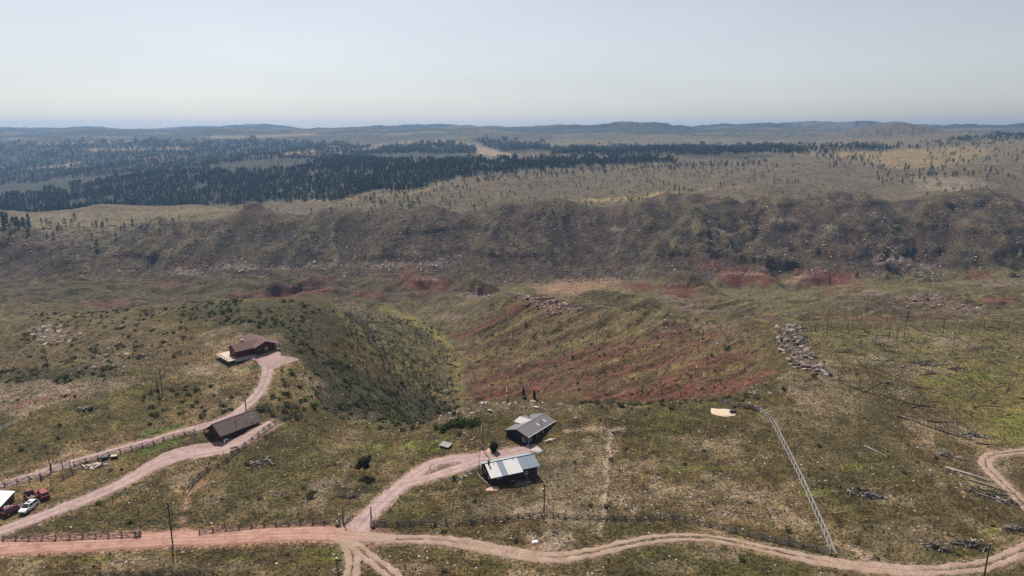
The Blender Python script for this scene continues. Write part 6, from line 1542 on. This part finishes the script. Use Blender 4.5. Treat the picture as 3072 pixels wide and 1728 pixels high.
fence([(2499,1664),(2480,1610),(2440,1520),(2400,1430),(2360,1350),(2320,1270),(2300,1248),(2278,1232)], 'bleached rail fence climbing straight to the rock heap', PF, 2.7, 1.1, 2, .08, .62, seed=2, double=True)
fence([(12,1622),(120,1620),(250,1616),(360,1612),(405,1610)], 'short dark rail fence in the corner between the red road and the driveway', FW, seed=3)
fence([(600,1602),(700,1590),(800,1581),(900,1577),(1010,1574)], 'dark rail fence beside the red road ending at the gate', FW, 2.7, 1.05, seed=4)
fence([(-60,1475),(10,1460),(75,1444),(125,1434)], 'dark rail fence along the upper gravel lane beside the corral', FW, seed=5)
fence([(222,1398),(290,1380),(350,1362),(430,1342),(510,1318),(585,1300)], 'dark rail fence between the gravel lane and the log cabin yard', FW, seed=6)
fence([(567,1468),(606,1424),(671,1392),(710,1358),(745,1332),(779,1305),(814,1279),(844,1264)], 'dark rail fence curving behind the log cabin driveway', FW, seed=7)
fence([(850,1262),(875,1254),(905,1248)], 'short rail fence end beyond the log cabin driveway', FW, seed=8)
fence([(782,1237),(810,1232),(860,1226),(900,1216)], 'low rail fence through the shrubs behind the log cabin', FW, seed=9)
fence([(2150,1204),(2190,1214),(2235,1222),(2274,1230)], 'broken dark rail fence along the canyon rim behind the cream sheet', FW, 2.7, .95, seed=10)
fence([(300,1731),(420,1727),(520,1726),(640,1727)], 'dark rail fence half hidden below the red road', FW, seed=11)
fence([(-10,1300),(35,1275)], 'lone stretch of pale rail fence at the bare hollow', PF, seed=12)

def panel_gate(pts, label, rails=5, h=1.6, tall=None, name='corral_panel', cat='corral', group=None):
    """straight pole panel between two upright posts"""
    a, b = base(*pts[0]), base(*pts[1]); root = thing(name, a, 0, label, cat, group); d = b - a
    for q, k in ((Vector((0, 0, 0)), 0), (d, 1)):
        put_pole('post', FW, q - Vector((0, 0, .3)), q + Vector((0, 0, (tall or (h + .3, h + .3))[k])), .11, root)
    for k in range(rails): z = .25 + (h - .3) * k / (rails - 1); put_pole('rail', FW, Vector((0, 0, z)), d + Vector((0, 0, z)), .055, root)
    put_pole('brace', FW, Vector((0, 0, .2)), d + Vector((0, 0, h)), .05, root)
    return root
panel_gate([(122,1440),(152,1418)], 'corral panel nearest the pale gate leaf', 4, 1.3)
panel_gate([(152,1418),(188,1406)], 'corral panel along the gravel lane', 4, 1.4, (1.7, 2.6))
panel_gate([(188,1406),(212,1402)], 'corral panel with the crossed dark poles at its back corner', 5, 1.6)
panel_gate([(153,1448),(190,1438)], 'corral front panel beside the open gap', 4, 1.3)
panel_gate([(190,1438),(219,1424)], 'corral front panel leading to the leaning gate leaf', 4, 1.2)
def leaf_gate(pts, label):
    a, b = base(*pts[0]), base(*pts[1]); root = thing('gate', a, 0, label, 'gate'); d = b - a
    for k in range(4): z = .2 + .35 * k; put_pole('bar', PF, Vector((0, 0, z)), d + Vector((0, 0, z)), .05, root)
    for t_ in (0, .5, 1): put_pole('upright', PF, d * t_ + Vector((0, 0, .0)), d * t_ + Vector((0, 0, 1.45)), .06, root)
    return root
leaf_gate([(120,1425),(127,1442)], 'pale bleached gate leaf standing open at the corral'); leaf_gate([(213,1402),(220,1424)], 'bleached gate leaf leaning at the corral back corner')
leaf_gate([(1032,1572),(1051,1549)], 'pole gate swung open at the driveway entrance')
def gatepost(u, v, h, label, rock=True):
    root = thing('gate_post', base(u, v), 0, label, 'gate post'); put_pole('post', FW, (0, 0, -.4), (.05, 0, h), .17, root)
    put_pole('wire_post', PF, (.9, .5, -.3), (.95, .5, h * .6), .06, root); put_pole('brace', PF, (1.0, .4, .1), (.05, 0, h * .55), .06, root)
gatepost(1030, 1574, 4.3, 'tall dark gate post at the open pole gate'); gatepost(1114, 1570, 4.0, 'tall dark gate post at the start of the long rail fence')
def stone_crib(u, v, label):
    root = thing('stone_crib', base(u, v), .2, label, 'stone crib')
    for i in range(4): 
        a = i * math.pi / 2 + .78; put_pole('post', FW, (.6 * math.cos(a), .6 * math.sin(a), -.2), (.55 * math.cos(a), .55 * math.sin(a), 1.5), .08, root)
    for i in range(9): put('stone', ROCKS[i % 5], (.32 * math.cos(i * 2.4), .32 * math.sin(i * 2.4), .1 + .15 * i), (i, i * .7, i * 1.3), .36, root)
stone_crib(1118, 1580, 'rock filled crib at the long fence end by the gate'); stone_crib(1014, 1577, 'rock filled crib left of the open pole gate'); stone_crib(416, 1608, 'rock filled crib at the short corner fence end')

# ---------------------------------------------------------------- utility poles and signs
def utility_pole(u, v, h, label, box=False, arm=True):
    root = thing('utility_pole', base(u, v), .3, label, 'utility pole', 'utility poles'); put_pole('pole', M['pole'], (0, 0, -.5), (.02, 0, h), .16, root)
    for z, s_ in ((h - .15, 1), (h - .8, -1)):
        Kit().bar((0, 0, z), (.28 * s_, 0, z + .08), .035, 5).put('bracket', M['steel'], root); Kit().bar((.28 * s_, 0, z), (.28 * s_, 0, z + .26), .07, 8, .05).put('insulator', M['white'], root)
    if box: Kit().bar((-.35, 0, h - 1.9), (-.35, 0, h - .95), .24, 12).put('transformer', M['steel'], root)
    Kit().box(-.2, .2, -.26, -.14, 1.2, 1.8).put('meter_box', M['steel'], root)
    return root
utility_pole(518, 1630, 9.3, 'dark utility pole standing at the edge of the red road'); utility_pole(1632, 1562, 8.9, 'utility pole with grey transformer beside the long rail fence', True)
utility_pole(1449, 1352, 7.6, 'utility pole beside the navy house driveway'); utility_pole(2948, 1752, 8.6, 'utility pole beside the two-track bend', False); utility_pole(739, 1240, 5.9, 'utility pole behind the log cabin on the gravel lane')
tp = thing('tall_thin_pole', base(154, 1412), 0, 'tall thin dark pole rising beside the corral', 'pole'); put_pole('pole', M['pole'], (0, 0, -.3), (-.5, 0, 7.5), .09, tp); put_pole('stub', M['pole'], (0, 0, -.2), (.1, 0, 2.0), .16, tp)
sg = thing('sign_post', base(1012, 1712), .2, 'dark sign post with two boards in a ring of stones', 'sign'); put_pole('post', M['dwood'], (0, 0, -.3), (0, 0, 2.7), .12, sg)
Kit().box(.05, .95, -.04, .04, 2.05, 2.35).put('board', M['dwood'], sg); Kit().box(.05, .75, -.04, .04, 1.55, 1.8).put('board', M['gwood'], sg); Kit().box(-.14, .14, -.14, .14, 2.7, 2.85).put('cap', M['white'], sg)
for i in range(9): put('stone', ROCKS[i % 5], (.75 * math.cos(i * .7), .65 * math.sin(i * .7), .05), (i, i * .7, i), .30, sg)

# ---------------------------------------------------------------- power lines
def wire(a, b, sag, label):
    a, b = Vector(a), Vector(b); v, f = [], []
    pts = [a.lerp(b, t) - Vector((0, 0, sag * 4 * t * (1 - t))) for t in np.linspace(0, 1, 15)]
    for p0, p1 in zip(pts[:-1], pts[1:]): tube(v, f, np.array(p0 - a), np.array(p1 - a), .02, .02, 4)
    put('power_line', new_mesh('wire', v, f, M['black']), a, label=label, category='wire', group='power lines')
p1, p2, p3 = base(518, 1630), base(1632, 1562), base(1449, 1352)
wire(p1 + Vector((0, 0, 9.2)), p2 + Vector((0, 0, 8.8)), 2.2, 'thin power line from the red road pole to the fence pole'); wire(p2 + Vector((0, 0, 8.7)), p3 + Vector((0, 0, 7.4)), .8, 'thin power line from the fence pole to the navy house pole')

# ---------------------------------------------------------------- brush piles, log stacks, lumber
STICK = [new_mesh('stick', *log_shape(95 + i, 2.0, 3), m_) for i, m_ in enumerate((M_CHAR, M_CHAR, M_GREYWOOD))]
def pile(u, v, ln, wd, ht, n, label, ang=0.0, name='brush_pile', part='branch', meshes=None, scl=(.6, 1.5), cat='brush pile'):
    rg = random.Random(int(u)); root = thing(name, base(u, v), ang, label, cat); meshes = meshes or STICK
    for i in range(n):
        x, y = rg.gauss(0, ln * .3), rg.gauss(0, wd * .3); t_ = max(0, 1 - (x / ln) ** 2 * 3 - (y / wd) ** 2 * 3)
        put(part, meshes[rg.randrange(len(meshes))], (x, y, ht * t_ * rg.uniform(0, 1) - .05), (rg.gauss(0, .25), rg.gauss(0, .22), rg.gauss(0, .8)), rg.uniform(*scl) * np.array((1, .55, .55)), root)
for u, v, ln, wd, ht, n, ang, lab in ((790,1392,5,3,1.1,34,.2,'grey brush pile on the grass above the drive'), (265,1229,6.5,2,.9,34,.0,'long dark log pile on the left meadow'), (2595,1485,9.5,2.6,1.0,60,-.35,'long grey brush pile in the open right pasture'),
        (2840,1366,5,2.5,.8,34,-.5,'dark brush pile above the looping track'), (2975,1488,9,3.0,.9,44,-.75,'long brush pile beside the looping track'), (2905,1637,5.5,2.6,.9,40,.0,'grey brush pile by the lower bend of the track'),
        (2810,1645,4,1.8,.6,24,-.4,'small dark brush pile left of the grey one'), (3030,1588,4,2,.5,22,.3,'thin brush heap beside the track edge'), (2920,1308,5.5,2.6,.7,30,-.2,'pale brush pile at the end of the charred logs'),
        (420,1072,5,2,.8,26,.2,'dark brush pile in the shrubs left of the maroon house'), (2870,1110,8,4,1.0,44,-.1,'large tangle of charred logs in the pasture'), (2760,1090,9,4,.9,50,.1,'long tangle of charred logs on the shelf'), (1045,1490,3.5,1.2,.5,16,.2,'low dark brush heap beside the stony patch'),
        (2400,1035,5,3,.9,26,.4,'tangle of logs on the broken ledge'), (2640,1035,8,2,.6,24,.0,'line of charred logs on the green shelf')):
    pile(u, v, ln, wd, ht, n, 'brush ' * 0 + lab, ang)
PLK = [Kit().box(-1, 1, -.12, .12, -.03, .03).mesh('plank', M['lumber']), Kit().box(-.6, .6, -.18, .18, -.05, .05).mesh('plank', M['lumber']), Kit().box(-.8, .8, -.08, .08, -.08, .08).mesh('plank', M['gwood'])]
def lumber(u, v, n, label, ln=5.0, wd=2.2):
    rg = random.Random(int(u)); root = thing('lumber_pile', base(u, v), .35, label, 'lumber pile')
    for i in range(n): x, y = rg.gauss(0, ln * .27), rg.gauss(0, wd * .3); put('plank', PLK[rg.randrange(3)], (x, y, .06 + .5 * rg.random() * max(0, 1 - (x / ln) ** 2 * 4)), (rg.gauss(0, .15), rg.gauss(0, .12), rg.gauss(0, .7)), rg.uniform(.7, 1.4), root)
lumber(285, 1398, 46, 'heap of pale scrap lumber beside the fence'); lumber(1655, 1322, 0 + 6, 'few pale boards lying by the navy house front deck', 2.0, .8); lumber(1535, 1443, 12, 'boards and poles stacked below the tin-roofed house porch', 4.0, .9)
for u, v, lab in ((316, 1378, 'dark open crate at the end of the lumber heap'), (343, 1375, 'low crate with pale lid beside the fence')):
    o = thing('crate', base(u, v), .3, lab, 'crate'); Kit().box(-.7, .7, -.5, .5, -.1, .75).put('body', M['dwood'], o); Kit().box(-.75, .75, -.55, .55, .75, .82).put('lid', M['lumber' if u > 330 else 'black'], o)
o = thing('bench', base(703, 1351), rad(32), 'pale wooden bench standing on the cabin driveway edge', 'bench'); Kit().box(-.95, .95, -.35, .35, .36, .46).put('seat', M['lumber'], o); Kit().box(-.95, .95, .30, .40, .46, .95).put('backrest', M['lumber'], o)
for x_ in (-.8, .8):
    for y_ in (-.28, .28): Kit().box(x_ - .06, x_ + .06, y_ - .06, y_ + .06, -.15, .36).put('leg', M['dwood'], o)
for u, v, s_, a_, lab in ((2625,1354,.8,-1.1,'single pale log lying alone in the right pasture'), (2905,1425,1.25,-.75,'long pale log beside the looping track, the upper of two'), (2975,1462,1.2,-.8,'long pale log beside the looping track, the lower of two'), (2985,1500,1.0,-.85,'pale log lying on the long brush pile')):
    p = base(u, v); put('fallen_log', PALELOGS[0], p + Vector((0, 0, .02)), (0, .0, a_), (s_, s_ * 1.2, s_ * 1.2), label=lab, category='log')
for pts, lab in (([(2690,1250),(2760,1270)], 'first charred log in the chain across the pasture'), ([(2750,1268),(2830,1295)], 'second charred log in the chain across the pasture'), ([(2815,1292),(2900,1316)], 'third charred log in the chain across the pasture'), ([(2930,1330),(3010,1338)], 'charred log trailing from the pale brush pile'),
                 ([(2780,1265),(2880,1268)], 'charred log lying level above the chain'), ([(2640,1185),(2720,1212)], 'charred log on the rise, upper end of the row'), ([(2710,1208),(2810,1224)], 'charred log on the rise, lower end of the row'), ([(2560,1165),(2640,1190)], 'charred log at the foot of the ledge row')):
    a, b = base(*pts[0]), base(*pts[1]); d = b - a; c = (a + b) / 2; e = d.normalized(); c.z = float(h_at(c.x, c.y)); 
    put('fallen_log', LOGS[0], c + Vector((0, 0, .02)), (0, -math.asin(max(-.5, min(.5, e.z))), math.atan2(e.y, e.x)), (d.length / 9, .9, .9), label=lab, category='log')

# ---------------------------------------------------------------- stone rings and named trees
def ring(u, v, n, rx, ry, s, label, name='stone_ring'):
    root = thing(name, base(u, v), .2, label, 'stone ring'); c = root.location; rg = random.Random(int(v))
    for i in range(n):
        a = 6.283 * i / n; x, y = rx * math.cos(a) * rg.uniform(.9, 1.1), ry * math.sin(a) * rg.uniform(.9, 1.1); wx, wy = c.x + x * math.cos(.2) - y * math.sin(.2), c.y + x * math.sin(.2) + y * math.cos(.2)
        put('stone', ROCKS[rg.randrange(5)], (x, y, float(h_at(wx, wy)) - c.z + .08), (rg.uniform(0, 6), rg.uniform(-.3, .3), rg.uniform(0, 6)), s * rg.uniform(.7, 1.3), root)
ring(1308, 1403, 20, 1.75, 1.75, .30, 'ring of pale stones inside the driveway loop'); ring(1385, 1308, 16, 2.2, 1.5, .34, 'rough ring of white stones behind the tiny shed')
def stone_row(px, n, s, label):
    L = smooth_line(hits(px), .3); root = thing('stone_edging', (L[0][0], L[0][1], float(h_at(*L[0]))), 0, label, 'stone edging'); o = root.location; rg = random.Random(n)
    for i in range(n):
        q = L[int(i / n * (len(L) - 1))]; put('stone', ROCKS[rg.randrange(5)], (q[0] - o.x + rg.uniform(-.1, .1), q[1] - o.y + rg.uniform(-.1, .1), float(h_at(*q)) - o.z + .06), (rg.uniform(0, 6), 0, rg.uniform(0, 6)), s * rg.uniform(.6, 1.4), root)
stone_row([(1425,1313),(1408,1325),(1398,1340),(1402,1352),(1420,1358)], 26, .26, 'curved stone edging of the garden path by the utility pole'); stone_row([(1432,1418),(1440,1430),(1455,1445),(1465,1452)], 18, .28, 'stone edging along the gable of the tin-roofed house')
stone_row([(1350,1436),(1370,1440),(1400,1428),(1430,1415)], 16, .34, 'white stones bordering the drive below the tin-roofed house'); stone_row([(1500,1322),(1530,1335),(1560,1342)], 16, .26, 'stone edging below the navy house gable wall')
def big_tree(u, v, h, label, mats=(M_PINE, M_BARK), crown=None, bare=.3, spread=.30, layers=14, per=18, seed=3):
    (cv_, cf_), (tv_, tf_) = pine_shapes(seed, h, layers, per, bare, spread); root = thing('tree', base(u, v), seed, label, 'tree')
    if crown is not None: cv_, cf_ = crown
    put('crown', new_mesh('crown', cv_, cf_, mats[0]), (0, 0, 0), parent=root); put('trunk', new_mesh('trunk', tv_, tf_, mats[1]), (0, 0, 0), parent=root)
def round_crown(seed, n, cz, rx, rz, leaf=.25):
    r = random.Random(seed); v, f = [], []
    lob = [(r.uniform(-.6, .6) * rx, r.uniform(-.6, .6) * rx, cz + r.uniform(-.6, .6) * rz, r.uniform(.35, .6)) for _ in range(11)]
    for i in range(n):
        lx, ly, lz, q = lob[i % 11]; a, e = r.uniform(0, 6.28), math.asin(r.uniform(-1, 1)); q *= r.uniform(.7, 1.1)
        c = np.array((lx + q * rx * math.cos(a) * math.cos(e), ly + q * rx * math.sin(a) * math.cos(e), lz + q * rz * math.sin(e)))
        d = np.array((r.gauss(0, 1), r.gauss(0, 1), r.gauss(0, .8))); d /= np.linalg.norm(d); e2 = np.cross(d, (r.gauss(0, 1), r.gauss(0, 1), r.gauss(0, 1))); e2 /= np.linalg.norm(e2) + 1e-9; s_ = leaf * r.uniform(.6, 1.3); k = len(v)
        v += [c - d * s_, c + e2 * s_ * .6, c + d * s_, c - e2 * s_ * .6]; f.append((k, k + 1, k + 2, k + 3))
    return v, f
big_tree(1093, 1428, 5.4, 'lone dark green round-topped pine on the grass by the driveway', crown=round_crown(1, 1300, 3.7, 1.75, 1.75, .28), seed=3)
big_tree(1481, 1352, 3.0, 'dark rounded evergreen bush beside the pink flagstones', crown=round_crown(2, 900, 1.4, 1.35, 1.5), seed=4)
big_tree(1303, 1330, 3.2, 'grey-leaved open tree beside the tiny shed', mats=(M_SAGE, M_BARK), crown=round_crown(3, 260, 1.9, 1.9, 1.1, .2), seed=5)
big_tree(934, 1490, 1.6, 'bright green leafy bush alone on the slope by the drive', mats=(M_GREEN, M_BARK), crown=round_crown(4, 240, .75, 1.15, .75, .2), seed=6)
big_tree(1570, 1192, 5.6, 'tall ragged dark pine on the red slope below the rim', bare=.25, spread=.2, seed=7); big_tree(1603, 1196, 4.8, 'slim dark pine on the red slope beside the ragged one', bare=.1, spread=.2, seed=8)
big_tree(1364, 1440, 1.3, 'small green bush among white stones by the drive', mats=(M_GREEN, M_BARK), crown=round_crown(5, 160, .6, .8, .6, .18), seed=9)
big_tree(788, 1226, 2.6, 'broad green bush behind the log cabin end', mats=(M_GREEN, M_BARK), crown=round_crown(6, 300, 1.0, 2.4, .9, .22), seed=10)
for i, (u, v) in enumerate(((1345,1282),(1368,1276),(1390,1270),(1412,1278),(1328,1292),(1425,1270),(1355,1268))):
    put('leafy_bush', new_mesh('bush', *shrub_shape(130 + i, 150), M_GREEN), base(u, v) - Vector((0, 0, .1)), (0, 0, i), 1.5 + .25 * (i % 3), label='leafy green bush in the row at the head of the ravine', category='bush', group='green bushes at the ravine head')
for u, v, h_, lab, sd in ((478,1198,8.5,'tall charred tree with bare branches on the left meadow',1), (487,1176,8.5,'second charred bare tree on the left meadow, behind the taller one',2), (145,1112,7.5,'charred bare tree in the band of shrubs on the left',4), (1040,1212,8,'charred bare tree among the ravine thicket',6)):
    put('snag', new_mesh('snag', *snag_shape(200 + sd, h_, 12), M_CHAR), base(u, v) - Vector((0, 0, .1)), (0, 0, sd), label=lab, category='dead tree')
gr = thing('barbecue_grill', base(1727, 1264), .3, 'small dark barbecue grill standing right of the navy house', 'grill'); Kit().box(-.4, .4, -.3, .3, .55, .85).put('firebox', M['black'], gr); Kit().bar((-.4, 0, .85), (.4, 0, .85), .30, 10).put('lid', M['steel'], gr)
for x_ in (-.35, .35):
    for y_ in (-.25, .25): Kit().bar((x_, y_, -.1), (x_, y_, .56), .03, 4).put('leg', M['black'], gr)
print('objects', time.time() - T0)
print('script', time.time() - T0)
